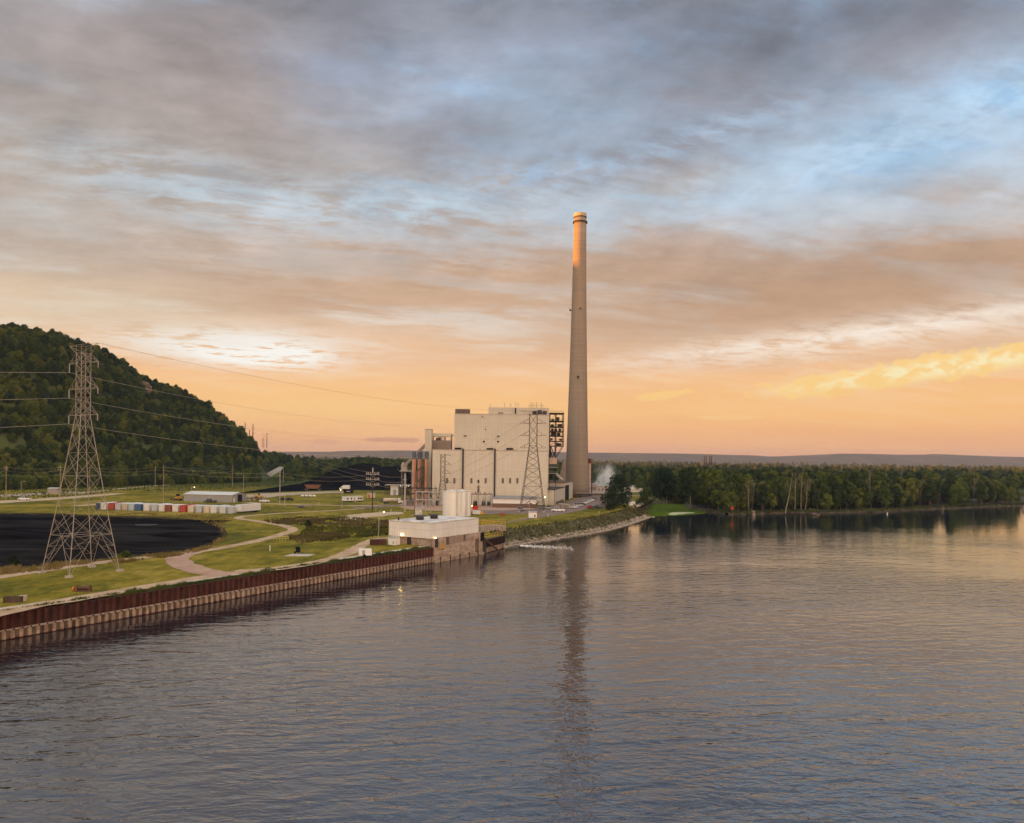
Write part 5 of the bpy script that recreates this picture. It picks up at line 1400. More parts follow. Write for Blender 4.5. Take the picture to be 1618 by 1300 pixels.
far = -U*330
for k in range(3):
    cable(f'{lv[k]} of three cables from the near pylon out of the picture to the left', left[k], left[k]+far+Vector((0,0,2)), 9)
    cable(f'{lv[k]} of three long sagging cables from the near pylon to the plant pylon', left[k], left2[k], 5.2)
    cable(f'{lv[k]} cable leading from the plant pylon down to the slim dead-end pylon', left2[k]+Vector((.2,0,0)), tips3[k], .6, .035, wire_d)
cable('thin high shield cable from the near pylon top to the plant pylon top', tips1[7], tips2[6], 3.0, .022, wire_d)

# ================================================================ POLES AND LAMPS
woodp = mat('pole_wood', (.36,.265,.18), .9, var=.3, scale=1.5, stretch=(1,1,.1)); woodd = mat('dark_pole_wood', (.06,.04,.028), .9, var=.3, scale=1.5, stretch=(1,1,.1))
def pole(label, px, pb, pt, m, r=.17, arms=(), Y=None, cat='utility pole', name='utility_pole', z0=None):
    b = G(px, pb) if Y is None else AT(px, pb, Y)
    s = b.y/F; h = (pb-pt)*s
    root = thing(name, label, cat, b); MB().tube((0,0,-.5), (0,0,h), r, r*.65, 8).build('shaft', m, root)
    for (dy, x0, x1) in arms:
        mb = MB(); z = h-dy*s; mb.bx(x0*s, x1*s, -.22, -.08, z-.12, z+.06)
        n = 4
        for k in range(n):
            x = x0*s+(x1-x0)*s*k/(n-1); mb.lathe([(.05,0),(.10,.1),(.05,.2),(.10,.3),(.02,.36)], (x*.97, -.15, z+.06), 6)
        mb.build('crossarm', m, root)
    return root, b, h
pl = []
pl.append(pole('wooden pole by the road at the left edge of the view', 9.3, 790, 736, woodp, arms=((2, -3, 3), (5, -2, 3))))
pole('wooden pole on the slope left of the near pylon top', 93, 702, 669, woodd, .2, Y=560)
pole('pair of wooden poles behind the tower, left one', 95, 783, 736, woodp, .18, arms=((2,-4,3),(6,-4,3)))
pole('wooden pole seen through the right side of the near pylon', 141.5, 778, 737, woodp, .16)
pole('thin wooden pole left of the taller one near the containers', 245, 778, 736.5, woodp, .15)
pole('wooden pole standing just behind the row of containers', 258, 794.5, 735, woodp, .15)
pole('tall dark wooden pole in the trees below the bluff', 337.5, 719, 673, woodd, .35, arms=((8,-3,3),), Y=700)
for j, (px, pb, pt, Y, arms, lab) in enumerate([
    (387, 705, 668, 900, ((9,0,6),), 'tall dark pole left of the pair at the tip of the bluff'),
    (394, 705, 679.5, 940, ((0,-1,2),), 'shorter dark pole between the two tall ones at the tip of the bluff'),
    (399.3, 712, 669.5, 880, ((7,-3,4),(15,-3,4)), 'tall dark pole right of the pair at the tip of the bluff'),
    (405.5, 714, 700, 1000, ((3,-2,2),), 'small far pole between the two pole clusters'),
    (414.5, 706, 692, 1050, ((1,-2,2),), 'leftmost pole of the far cluster over the lone tree'),
    (416.8, 706, 687, 1000, ((1,-3,2),), 'middle pole of the far cluster over the lone tree'),
    (421.5, 707, 683.5, 950, ((2,-6,8),(9,-1,8),(16,-2,7)), 'tall far pole with three crossarms on its right'),
    (362, 712, 701, 800, ((1,-6,6),), 'small twin pole frame in the bluff forest'),
    (478.3, 764, 717, None, ((1,-1.5,1.5),), 'tall dark pole at the left foot of the coal pile'),
    (367.3, 768, 735, None, ((9,-2,1),), 'light brown wooden pole in the meadow'),
    (402, 754, 743, None, ((1,-1,4),), 'short pole with a crossarm at the meadow edge'),
    (442, 798, 744, None, ((8,-1,1),), 'pale brown pole between the shed and the rail car'),
    (447.5, 762, 737, None, (), 'thin pale pole beside the far road'),
    (503.5, 752, 735, None, (), 'thin pale pole in front of the far woods'),
    (536, 741, 725, None, (), 'small far pole left of the coal pile top'),
    (450, 800, 781, None, (), 'short thin white post in the grass by the service road'),
    (504.5, 797, 791, None, (), 'stub post beside the service road'),
    (639.5, 808.5, 748, None, ((10,-3,2),(18,-3,2)), 'thick pale concrete pole in front of the switchyard'),
    (672.5, 813, 788, None, (), 'thin post in the grass behind the pump house roof'),
    (680.5, 810, 786, None, (), 'slim light post right of the thin one behind the pump house'),
    (957.5, 804.5, 778, None, (), 'grey steel pole at the edge of the parking lot by the round trees'),
    (836.5, 810, 792, None, (), 'slim post beside the plant pylon'), ]):
    m = woodd if 'dark' in lab else lgrey if ('pale' in lab or 'white' in lab or 'grey' in lab or 'thin' in lab or 'light post' in lab) else woodp
    pole(lab, px, pb, pt, m, .38 if 'concrete' in lab else .62 if Y and Y > 850 else .19, arms, Y)
def wires(label, seq, offs, sag=1.2, m=wire_d, r=.03):
    pts = [G(px, pb) for px, pb, pt in seq]; hs = [(pb-pt)*ppm(px, pb) for px, pb, pt in seq]
    for k, dz in enumerate(offs):
        mb = MB(); o = pts[0]
        for (a, ha), (b, hb) in zip(list(zip(pts, hs))[:-1], list(zip(pts, hs))[1:]):
            prev = None
            for i in range(9):
                f = i/8; p = a.lerp(b, f)-o; p.z += ha+(hb-ha)*f-dz-sag*4*f*(1-f)
                if prev is not None: mb.tube(prev, p, r, r, 4, cap=False)
                prev = p
        ob = mb.build('overhead_wire', m); ob.location = o; tag(ob, f'{("upper", "middle", "lower", "lowest")[k]} '+label, 'wire', 'overhead wires of the yard poles')
wires('wire strung along the wooden poles behind the containers', [(-60,792,738),(9.3,790,736),(95,783,736),(141.5,778,737),(245,778,736.5),(367.3,768,735)], (.5, 2.2, 4.2), m=wire_m)
wires('wire from the pole behind the containers to the plant switchyard', [(258,794.5,735),(442,798,744),(588.3,807.5,747)], (.6, 2.4), 1.6, wire_m)
wires('wire crossing in front of the coal pile to the concrete pole', [(478.3,764,719),(588.3,807.5,746),(639.5,808.5,751)], (.3, 2.5, 4.6), 1.0, wire_m)
# the pole with three insulator crossarms
root, b, h = pole('dark pole with three insulator crossarms in front of the coal pile', 588.3, 807.5, 739, woodd, .24); s = b.y/F
for dy in (10, 18.5, 27):
    mb = MB(); z = h-dy*s; mb.bx(-10.5*s, 10.5*s, -.18, -.04, z-.14, z+.04); mb.tube((-7*s,0,z), (0,0,z-4*s), .06, .06, 4); mb.tube((7*s,0,z), (0,0,z-4*s), .06, .06, 4); mb.build('crossarm', lgrey, root)
    for x in (-9.5,-7,-3.5,3.5,7,9.5):
        mb = MB(); mb.lathe([(.06,0),(.22,.1),(.10,.28),(.22,.4),(.10,.58),(.18,.72),(.03,.85)], (x*s, -.1, z+.04), 8); mb.build('insulator', insm, root)
MB().bx(-.2, .2, -.2, .2, h-8*s, h+.05).build('pole_top', lgrey, root)
# rusty insulator pole
root, b, h = pole('rusty brown pole with stacked insulators in the switchyard', 655, 815, 757, mat('rusty_pole', (.28,.14,.085), .8, var=.2), .22); s = b.y/F
mb = MB()
for k in range(7): mb.lathe([(.3,0),(.5,.25),(.3,.5)], (-.25 if k % 2 else .25, -.2, h*.38+k*h*.08), 8)
mb.build('insulator', mat('glazed_insulator', (.30,.20,.15)), root)
# street lamps
def lamp(label, px, pb, pt, hx, lit=False, r=.08, m=None):
    b = G(px, pb); s = b.y/F; h = (pb-pt)*s; root = thing('street_lamp', label, 'street lamp', b); m = m or lgrey
    MB().tube((0,0,-.3), (0,0,h), r*1.3, r, 8).build('pole', m, root); hx *= s
    mb = MB(); mb.path([Vector((0,0,h-.05)), Vector((hx*.5,0,h+.25)), Vector((hx,0,h+.2))], .05, 5); mb.build('arm', m, root)
    mb = MB(); mb.hexa([(hx-.45,-.17,h+.08),(hx+.45,-.17,h+.02),(hx+.45,.17,h+.02),(hx-.45,.17,h+.08),(hx-.4,-.12,h+.26),(hx+.3,-.12,h+.2),(hx+.3,.12,h+.2),(hx-.4,.12,h+.26)]); hd = mb.build('lamp_head', litm if lit == 1 else lgrey, root)
    if lit == 2: MB().lathe([(.05,0),(.16,-.08),(.10,-.2)], (hx, 0, h+.05), 8).build('bulb', litm, hd)
    return root
lamp('curved street lamp beside the road at the left', 33.3, 785, 761, 5)
lamp('lit street lamp in front of the grey metal shed', 303, 796, 769.5, 4, 2)
lamp('tall white street lamp behind the right end of the metal shed', 384.5, 781, 750.5, 0)
lamp('lit street lamp beside the white site office', 540.3, 803, 774, -2.5, 2)
lamp('tall thin white lamp post on the lawn by the pump house', 598.3, 851, 808.5, 8, 2)
# other lit lamps on the plant
def floodlight(label, px, py, Y, ground=False):
    p = AT(px, py, Y); root = thing('floodlight', label, 'lamp', p, 0, 'lit floodlights of the plant')
    MB().lathe([(.05,-.18),(.24,-.1),(.27,.08),(.1,.2)], (0,0,0), 10).build('bulb', litm, root); m = MB(); m.bx(-.2, .2, -.05, .4, .2, .3)
    if ground: m.tube((0,.25,.2), (0,.25,GZ-p.z), .06, .06, 6)
    m.build('bracket', dark, root)
floodlight('lit floodlight on the workshop wall behind the plant pylon', 861, 785.5, 361, True)
floodlight('lit floodlight over the annex near the pylon foot', 842.5, 789.5, 352, True)
floodlight('lit lamp beside the red dumpster by the white tanks', 746.3, 799.5, 331, True)

# ================================================================ CONTAINERS
cols = {'dark blue': (.03,.06,.13), 'white': (.78,.75,.70), 'red': (.45,.055,.03), 'pale grey': (.56,.56,.55), 'beige': (.58,.49,.38), 'light blue': (.48,.57,.63), 'blue': (.05,.12,.27), 'rust red': (.27,.06,.035), 'silver grey': (.52,.55,.57), 'bright red': (.50,.045,.03), 'cream': (.72,.62,.46), 'greyish white': (.68,.68,.66)}
def cont_mat(nm, c):
    m = MATS.get('box '+nm)
    if m: return m
    m = clad('container_'+nm.replace(' ', '_'), c, .28, .05, stain=.22, rough=.55, seam=50); MATS['box '+nm] = m; return m
seq = [(155.5,'dark blue',6),(162.6,'white',7),(175.5,'red',10),(186,'pale grey',10),(196.8,'beige',9),(207,'light blue',10),(218,'blue',12),(231,'white',12),(243.5,'silver grey',11),(255,'white',10),(265.5,'rust red',9),(276.5,'white',11),(288.8,'bright red',12),(301,'cream',10),(313.5,'silver grey',12),(326,'cream',10),(337,'white',11),(351.5,'greyish white',12),(364,'silver grey',12)]
seen = {}; nm_n = [k[1] for k in seq]
ordw = ['first', 'second', 'third', 'fourth', 'fifth']
ca, cb = G(152, 804.3), G(374, 811.3)
for j, (px, cn_, w_) in enumerate(seq):
    f = (px-152)/(374-152); pb = 804.3+(811.3-804.3)*f
    p = G(px, pb+.3); seen[cn_] = seen.get(cn_, 0)+1
    nb = seq[j-1][1] if j else None; na = seq[j+1][1] if j < len(seq)-1 else None
    if nm_n.count(cn_) == 1: lab = f'the only {cn_} shipping container in the row by the coal yard'
    elif nb and na: lab = f'{cn_} shipping container between {nb} and {na} ones, {ordw[seen[cn_]-1]} {cn_} from left'
    else: lab = f'{cn_} shipping container at the right end of the row by the coal yard'
    d = cb-ca; rz = math.atan2(d.y, d.x)+R(-1+(j*37 % 5)*.9)
    root = thing('shipping_container', lab, 'container', p, rz, 'shipping containers in a row'); mm = cont_mat(cn_, cols[cn_]); W = 2.44; ln = 6.1 if j % 4 else 9.2; hh = 2.6
    m = MB(); m.bx(-W/2, W/2, .05, ln, .12, hh-.06); m.build('body', mm, root)
    m = MB(); m.bx(-W/2-.02, W/2+.02, .02, ln+.02, hh-.06, hh); m.build('roof', mat('container_roof', (.72,.70,.67), .6, var=.15) if cn_ not in ('red','bright red') else mm, root)
    m = MB()
    for x in (-W/2+.06, W/2-.06): m.bx(x-.07, x+.07, -.02, .10, 0, hh)
    m.bx(-W/2, W/2, -.01, .06, 0, .16); m.bx(-W/2, W/2, -.01, .06, hh-.14, hh); m.build('frame', mm, root)
    for sx in (-1, 1):
        m = MB(); m.bx(sx*.03, sx*(W/2-.15), -.005, .045, .18, hh-.16); dr = m.build('door', mm, root); m = MB()
        for k in (.35, .75): m.tube((sx*W/2*k, -.04, .2), (sx*W/2*k, -.04, hh-.2), .025, .025, 5)
        m.build('lock_rod', lgrey, dr)
# box trailer lying at the right end of the row
p = G(372, 811); root = thing('box_trailer', 'long white box trailer closing the right end of the container row', 'trailer', p+Vector((1.0,0,0)), math.atan2((cb-ca).y, (cb-ca).x)+R(-8), 'shipping containers in a row')
mm = cont_mat('trailer white', (.74,.73,.71)); m = MB(); m.bx(-1.25, 1.25, 0, 11.5, .7, 3.3); m.build('body', mm, root, bevel=.05)
m = MB(); m.bx(-1.0, 1.0, 1, 11, .5, .7); m.build('chassis', dark, root)
for x in (-1.05, 1.05):
    for y in (8.5, 9.7): MB().tube((x-.12, y, .5), (x+.12, y, .5), .5, .5, 14).build('wheel', black, root)

# ================================================================ BUILDINGS OF THE YARD
a, b, c_ = G(290.5,792), G(367,793.7), G(387.8,791)
d = b-a; Ls = d.length
root = thing('metal_shed', 'long grey metal shed with a pale roof behind the containers', 'shed', a, math.atan2(d.y, d.x)); hs = 3.5; dp = 13.5
gcl = clad('grey_siding', (.33,.32,.31), .5, .05, stain=.1)
m = MB(); m.bx(0, Ls, 0, dp, -.3, hs); m.build('wall', gcl, root)
m = MB(); m.hexa([(-.0,0,hs),(Ls,0,hs),(Ls,dp,hs),(0,dp,hs),(0,dp/2-.01,hs+1.0),(Ls,dp/2-.01,hs+1.0),(Ls,dp/2+.01,hs+1.0),(0,dp/2+.01,hs+1.0)]); m.build('gable', gcl, root)
m = MB(); o_ = .35
m.poly([(-o_,-o_,hs+.03),(Ls+o_,-o_,hs+.03),(Ls+o_,dp/2,hs+1.12),(-o_,dp/2,hs+1.12)]); m.poly([(-o_,dp+o_,hs+.03),(-o_,dp/2,hs+1.12),(Ls+o_,dp/2,hs+1.12),(Ls+o_,dp+o_,hs+.03)]); m.poly([(-o_,-o_,hs-.12),(Ls+o_,-o_,hs-.12),(Ls+o_,-o_,hs+.03),(-o_,-o_,hs+.03)])
m.build('roof', clad('pale_metal_roof', (.66,.64,.61), .6, .03, stain=.12, rough=.4), root)
m = MB(); m.bx(Ls, Ls+.12, 5.0, 9.0, 0, 3.4); m.build('doorway', black, root)
m = MB(); m.bx(Ls, Ls+.1, 1.2, 2.2, .0, 2.1); m.build('door', white, root)
p = G(546, 793); s = ppm(546, 793); q = G(586, 787)
d = q-p; root = thing('site_office', 'white mobile site office with dark windows and steps', 'site office', p, math.atan2(d.y, d.x)*.55); Lo = 33*s; ho = 8.2*s
m = MB(); m.bx(0, Lo, 0, 3.4, .5, ho); m.build('wall', white, root); m = MB(); m.bx(-.1, Lo+.1, -.1, 3.5, ho, ho+.15); m.build('roof', mat('office_roof', (.62,.60,.57), .6), root)
for f in (.12, .33, .72, .82, .92): m = MB(); m.bx(Lo*f-.35, Lo*f+.35, -.05, 0, ho*.45, ho*.8); m.build('window', glassm, root)
m = MB(); m.bx(Lo*.5-.4, Lo*.5+.4, -.06, 0, .6, ho*.82); m.build('door', lgrey, root); m = MB()
for k in range(3): m.bx(Lo*.5-.6, Lo*.5+.6, -.4-.3*k, -.1-.3*k, 0, .55-.17*k)
m.build('steps', conc, root); m = MB()
for k in range(6): m.bx(Lo*k/5.2, Lo*k/5.2+.3, .4, 3, -.05, .5)
m.build('piers', dark, root)
p = G(588, 787); root = thing('site_cabin', 'small pale cabin with an orange door touching the site office', 'cabin', p, .1); m = MB(); m.bx(-2.6, 1.6, 0, 2.6, .1, 2.7); m.build('wall', mat('cabin_tan', (.56,.47,.38), .7), root); m = MB(); m.bx(-2.7, 1.7, -.1, 2.7, 2.7, 2.85); m.build('roof', lgrey, root); m = MB(); m.bx(-2.3, -1.2, -.06, 0, .15, 2.2); m.build('door', mat('orange_paint', (.55,.16,.03), .6), root)

# small sheds and boxes, each with doors
def cabinet(label, px, pb, w, d, h, m_, rz=0, door_c=None, cat='utility box', name='utility_box'):
    root = thing(name, label, cat, G(px, pb), rz); mb = MB(); mb.bx(-w/2, w/2, 0, d, .0, h); mb.build('body', m_, root, bevel=.04)
    mb = MB(); mb.poly([(-w/2-.12,-.12,h+.02),(w/2+.12,-.12,h+.02),(w/2+.12,d+.12,h+.2),(-w/2-.12,d+.12,h+.2)]); mb.bx(-w/2-.12, w/2+.12, -.12, -.06, h-.1, h+.02); mb.build('roof', lgrey, root)
    mb = MB(); mb.bx(w*.18, w*.34, -.04, 0, .35, h*.55); mb.build('door', door_c or dark, root); return root
cabinet('white block house on the river bank below the plant pylon', 841.7, 818, 3.1, 3.1, 2.1, white)
cabinet('white block house on the bank near the round trees', 999, 798.6, 2.9, 3, 1.9, white)
cabinet('tall white cabinet standing on the grass behind the pump house', 661, 816, 2.5, 2.5, 2.9, mat('off_white_warm', (.58,.53,.46), .6), 0, lgrey)
cabinet('small white shed beside the left wall of the pump house', 618.5, 861, 2.3, 2.0, 1.9, white, math.atan2(U.y,U.x)-math.pi/2, lgrey, 'shed', 'garden_shed')
# white cargo trailer on the lawn
root = thing('cargo_trailer', 'little white enclosed cargo trailer parked on the lawn by the wall road', 'trailer', G(577, 879.5), .25); m = MB(); m.hexa([(-1.4,-.8,.35),(1.4,-.8,.35),(1.4,.8,.35),(-1.4,.8,.35),(-1.4,-.8,1.75),(1.35,-.8,1.75),(1.35,.8,1.75),(-1.4,.8,1.75)]); m.build('body', white, root, bevel=.08)
for y in (-.85, .85): MB().tube((-.2,y-.1,.33), (-.2,y+.1,.33), .33, .33, 14).build('wheel', black, root)
m = MB(); m.tube((1.4,0,.4), (2.3,0,.38), .05, .05, 6); m.tube((2.2,0,.4), (2.2,0,0), .04, .04, 6); m.build('tow_bar', dark, root)
m = MB(); m.bx(-.7, -.1, -.83, -.8, .5, 1.6); m.build('door', lgrey, root)
# stack of rusty beams
root = thing('beam_stack', 'dark rusty stack of steel beams beside the small white shed', 'beam stack', G(597, 860.5), .3); m = MB()
for r_ in range(3):
    for k in range(4):
        x0 = -1.9+.1*((r_*3+k) % 3); m.bx(x0, x0+3.7, -1+k*.5, -.6+k*.5, .05+r_*.45, .10+r_*.45); m.bx(x0, x0+3.7, -.85+k*.5, -.75+k*.5, .10+r_*.45, .40+r_*.45); m.bx(x0, x0+3.7, -1+k*.5, -.6+k*.5, .40+r_*.45, .45+r_*.45)
m.build('beams', mat('rusty_beam', (.09,.04,.025), .8), root)
# solar panel on a pad
root = thing('concrete_pad', 'pale concrete pad on the lawn carrying a black panel', 'pad', G(473, 877.5), .05); m = MB(); m.hexa([(-2.9,-1.5,-.1),(2.2,-1.5,-.1),(3.1,1.5,-.1),(-2.0,1.5,-.1),(-2.9,-1.5,.15),(2.2,-1.5,.15),(3.1,1.5,.15),(-2.0,1.5,.15)]); m.build('slab', mat('pad_concrete', (.50,.45,.38), .9), root)
root = thing('solar_panel', 'black tilted solar panel on legs over the concrete pad', 'solar panel', G(471, 876)+Vector((0,0,.15)), .2); m = MB(); m.hexa([(-.45,-.1,.35),(.55,-.1,.35),(.55,.0,.30),(-.45,.0,.30),(-.65,.5,1.55),(.35,.5,1.55),(.35,.6,1.5),(-.65,.6,1.5)]); m.build('panel', mat('panel_black', (.004,.004,.005), .7, spec=.1), root); m = MB()
for x in (-.4, .35): m.tube((x,.4,0), (x,.4,1.0), .04, .04, 6); m.tube((x,.02,0), (x,.02,.35), .04, .04, 6)
m.build('legs', lgrey, root); MB().bx(-.9, -.5, .0, .4, 0, .55).build('battery_box', black, root)
def post(label, px, pb, h, r, m_, name='marker_post', cat='post'):
    root = thing(name, label, cat, G(px, pb)); MB().lathe([(r,-.2),(r,h*.92),(r*.6,h)], n=10).build('shaft', m_, root); MB().lathe([(r*1.1,h*.7),(r*1.1,h*.8)], n=10, cap=False).build('band', lgrey, root); return root
post('white marker post on the lawn inside the road loop', 426.5, 870.5, 1.35, .10, white); post('white pipe post near the bank grass', 947, 810.5, .8, .10, white)
post('low white marker by the pipe of the river bank', 866, 816, .9, .12, white); post('pale stub post beside the pylon in the yard grass', 594, 806.5, 1.0, .16, lgrey); post('second pale stub post beside the dark pole', 618, 808, 1.1, .16, mat('tan_post', (.52,.44,.33), .7)); post('orange stub post beside the coal yard road', 254, 881, .45, .09, mat('orange_paint', (.55,.16,.03)))
# barrier of yellow pipes
root = thing('pipe_barrier', 'pale yellow pipe barrier where the road bends', 'barrier', G(444, 853.5), .05); ym = mat('faded_yellow', (.50,.40,.14), .7); m = MB()
for k in range(6): m.tube((-1.9+k*.76,0,0), (-1.9+k*.76,0,1.0), .06, .06, 6)
m.build('posts', ym, root); m = MB()
for z in (.45, .95): m.tube((-1.9,0,z), (1.9,0,z), .06, .06, 6)
m.build('rails', ym, root)
# wooden crates, hose reel, gauge frame on the near bank
root = thing('timber_crates', 'dark slatted timber crib on the lawn at the left edge', 'crib', G(21, 951.5), .1); m = MB(); wd = mat('dark_timber', (.10,.07,.045), .9, var=.35)
for r_ in range(4):
    m.bx(-1.15, 1.0, -.5, -.4, r_*.22, r_*.22+.16); m.bx(-1.15, 1.0, .4, .5, r_*.22, r_*.22+.16)
for k in range(6): m.bx(-1.15+k*.42, -1.02+k*.42, -.55, .55, 0, .86)
m.build('slats', wd, root)
root = thing('concrete_block', 'pale cube shaped block beside the dark timber crib', 'block', G(36, 949.5), .1); m = MB(); m.bx(-.45, .45, -.4, .4, 0, .85); m.build('body', mat('pale_block_tan', (.50,.41,.31), .9), root, bevel=.03); m = MB(); m.tube((-.2,0,.85), (-.2,0,.95), .03, .03, 5); m.tube((.2,0,.85), (.2,0,.95), .03, .03, 5); m.tube((-.2,0,.95), (.2,0,.95), .03, .03, 5); m.build('lifting_eye', dark, root)
root = thing('cable_winch', 'rusty winch frame with an orange drum on the lawn', 'winch', G(131, 934), .15); m = MB(); rb = mat('winch_rust', (.11,.055,.035), .85, var=.3)
for x in (-.8, 1.1): m.hexa([(x-.08,-.6,0),(x+.08,-.6,0),(x+.08,.6,0),(x-.08,.6,0),(x-.08,-.15,1.0),(x+.08,-.15,1.0),(x+.08,.15,1.0),(x-.08,.15,1.0)])
m.bx(-.8, 1.1, -.6, .6, .05, .18); m.build('frame', rb, root); m = MB(); m.tube((-.7,0,.55), (1.0,0,.55), .3, .3, 14); m.build('drum', rb, root); m = MB(); m.tube((-1.35,-.3,.42), (-1.15,-.3,.42), .42, .42, 18); f = m.build('reel', mat('orange_drum', (.60,.16,.02), .6), root); m = MB(); m.tube((-1.4,-.3,.42), (-1.345,-.3,.42), .18, .18, 12); m.build('hub', black, f)
root = thing('gauge_frame', 'dark timber gauge frame with a thin mast on the wall edge', 'gauge', wallpt(.478, .6, WALLTOP+.1), math.atan2(U.y, U.x)); m = MB()
for x in (-.45, .45): m.bx(x-.07, x+.07, -.07, .07, 0, 1.0)
m.bx(-.52, .52, -.06, .06, .88, 1.0); m.bx(-.52, .52, -.06, .06, .2, .3); m.build('frame', wd, root); MB().tube((.45,.1,0), (.45,.1,3.1), .03, .02, 6).build('mast', dark, root)
root = thing('mooring_bollard', 'small dark mooring bollard on the wall edge near the grassy fringe', 'bollard', wallpt(.205, 1.0, WALLTOP+.1), 0); MB().lathe([(.2,0),(.14,.1),(.14,.45),(.24,.55),(.24,.65),(.05,.7)], n=12).build('post', dark, root); m = MB(); m.box((0,0,.02), (.6,.6,.05)); m.build('base', dark, root)
# channel marker, pilings, buoys
root = thing('channel_marker', 'red triangular channel marker on a post at the far shore', 'channel marker', G(1157, 812, 1)); MB().tube((0,0,-1), (0,0,2.6), .12, .1, 8).build('post', barkm, root); m = MB(); m.hexa([(-.85,-.04,2.2),(.85,-.04,2.2),(.85,.04,2.2),(-.85,.04,2.2),(-.1,-.04,3.8),(.1,-.04,3.8),(.1,.04,3.8),(-.1,.04,3.8)]); m.build('board', mat('marker_red', (.50,.03,.03), .5), root)
for px, py, lab in ((1191, 814.5, 'pale round piling cluster in the water by the red marker'), (1489, 806, 'brown piling cluster standing in the water by the far shore'), (1617, 806, 'piling cluster at the right edge of the far shore')):
    root = thing('mooring_piling', lab, 'piling', G(px, py, 0)); m = MB(); rnd = random.Random(px)
    for k in range(7): a = k*1.05; r_ = .55 if k else 0; m.tube((r_*math.cos(a), r_*math.sin(a), -1), (r_*.8*math.cos(a), r_*.8*math.sin(a), rnd.uniform(2.0, 2.5)), .28, .25, 8)
    m.build('timbers', barkm if 'brown' in lab else barkp, root); MB().lathe([(.88,1.5),(.88,1.7)], n=14, cap=False).build('cable_band', dark, root)
for px, py, lab in ((1402, 812.5, 'small white buoy in the dark water off the far shore'), (813.5, 853, 'small white post in the bank rocks by the outfall')):
    root = thing('buoy', lab, 'buoy', G(px, py, 0 if 'buoy' in lab else .8)); MB().lathe([(.05,-.2),(.28,-.05),(.28,.55),(.2,.8),(.03,.95)], n=12).build('float', white, root); MB().lathe([(.285,.25),(.285,.4)], n=12, cap=False).build('band', lgrey, root)

# ================================================================ VEHICLES
tyre = mat('tyre_rubber', (.012,.012,.012), .8); rimm = mat('wheel_rim', (.35,.34,.33), .4)
headm = mat('headlight_glass', (.6,.58,.52), .25); tailm = mat('tail_light', (.30,.015,.01), .35)
paints = {}
def paint(nm, c):
    if nm not in paints:
        m = bpy.data.materials.new('car_paint_'+nm.replace(' ', '_')); m.use_nodes = True; b = m.node_tree.nodes['Principled BSDF']
        b.inputs['Base Color'].default_value = (*c, 1); b.inputs['Roughness'].default_value = .3; b.inputs['Coat Weight'].default_value = .5; paints[nm] = m
    return paints[nm]
def loft(mb, secs):
    """closed body from cross sections (x, half width, z0, z1, top half width)"""
    R_ = []
    for x, w, z0, z1, tw in secs: R_.append([(x,-w*.94,z0), (x,-w,z0+(z1-z0)*.35), (x,-w*.985,z0+(z1-z0)*.75), (x,-tw,z1), (x,tw,z1), (x,w*.985,z0+(z1-z0)*.75), (x,w,z0+(z1-z0)*.35), (x,w*.94,z0)])
    for a, b in zip(R_, R_[1:]):
        for k in range(8): mb.quad(a[k], a[(k+1) % 8], b[(k+1) % 8], b[k])
    mb.poly(R_[0]); mb.poly(R_[-1][::-1]); return mb
def car(label, px, pb, rz, kind, nm, c, group='cars at the power plant', cat=None):
    root = thing('parked_car' if kind != 'pickup' else 'pickup_truck', label, cat or {'pickup': 'pickup truck', 'suv': 'car', 'sedan': 'car', 'van': 'van'}[kind], G(px, pb)+Vector((0,0,.05)), rz, group); p = paint(nm, c)
    L_, W_ = {'sedan': (4.6,.9), 'suv': (4.7,.95), 'pickup': (5.8,1.0)}[kind]; h = L_/2; bz = {'sedan': .92, 'suv': 1.05, 'pickup': 1.12}[kind]; th = {'sedan': 1.45, 'suv': 1.75, 'pickup': 1.88}[kind]
    secs = [(-h,W_*.86,.42,bz*.82,W_*.74), (-h+.12,W_*.95,.30,bz*.95,W_*.84), (-h*.4,W_,.26,bz,W_*.9), (h*.35,W_,.26,bz,W_*.9), (h*.8,W_*.96,.28,bz*.90,W_*.82), (h-.08,W_*.86,.32,bz*.78,W_*.70), (h,W_*.78,.40,bz*.66,W_*.62)]
    loft(MB(), secs).build('body', p, root)
    x0, x1, x2, x3 = {'sedan': (-1.75,-1.05,.35,1.05), 'suv': (-2.2,-1.9,.45,1.05), 'pickup': (-.55,-.35,1.05,1.75)}[kind]
    g = MB(); w = W_*.88; g.hexa([(x0,-w,bz-.01),(x3,-w,bz-.01),(x3,w,bz-.01),(x0,w,bz-.01),(x1,-w*.8,th-.05),(x2,-w*.8,th-.05),(x2,w*.8,th-.05),(x1,w*.8,th-.05)]); g.build('windows', glassm, root)
    r_ = MB(); r_.bx(x1-.06, x2+.06, -w*.82, w*.82, th-.06, th); 
    for sy in (-1, 1):
        for xa, xb in ((x0,x1), (x3,x2), ((x0+x3)/2,(x1+x2)/2)): r_.tube((xa, sy*w*1.005, bz), (xb, sy*w*.81, th-.04), .05, .05, 4)
    r_.build('roof', p, root)
    if kind == 'pickup':
        q = MB(); q.bx(-h+.2, x0-.1, -W_*.80, W_*.80, bz-.05, bz+.004); q.build('truck_bed', dark, root)
    for sx in (-.62, .62):
        for sy in (-1, 1):
            y = sy*(W_-.12); t = MB().tube((sx*h, y-.11, .33), (sx*h, y+.11, .33), .34, .34, 14).build('wheel', tyre, root); MB().tube((sx*h, y+sy*.10, .33), (sx*h, y+sy*.125, .33), .2, .2, 10).build('rim', rimm, t)
    for sy in (-1, 1):
        MB().box((h-.05, sy*W_*.60, bz*.64), (.14, W_*.3, .15)).build('headlight', headm, root); MB().box((-h+.02, sy*W_*.66, bz*.72), (.10, W_*.2, .2)).build('tail_light', tailm, root)
    return root
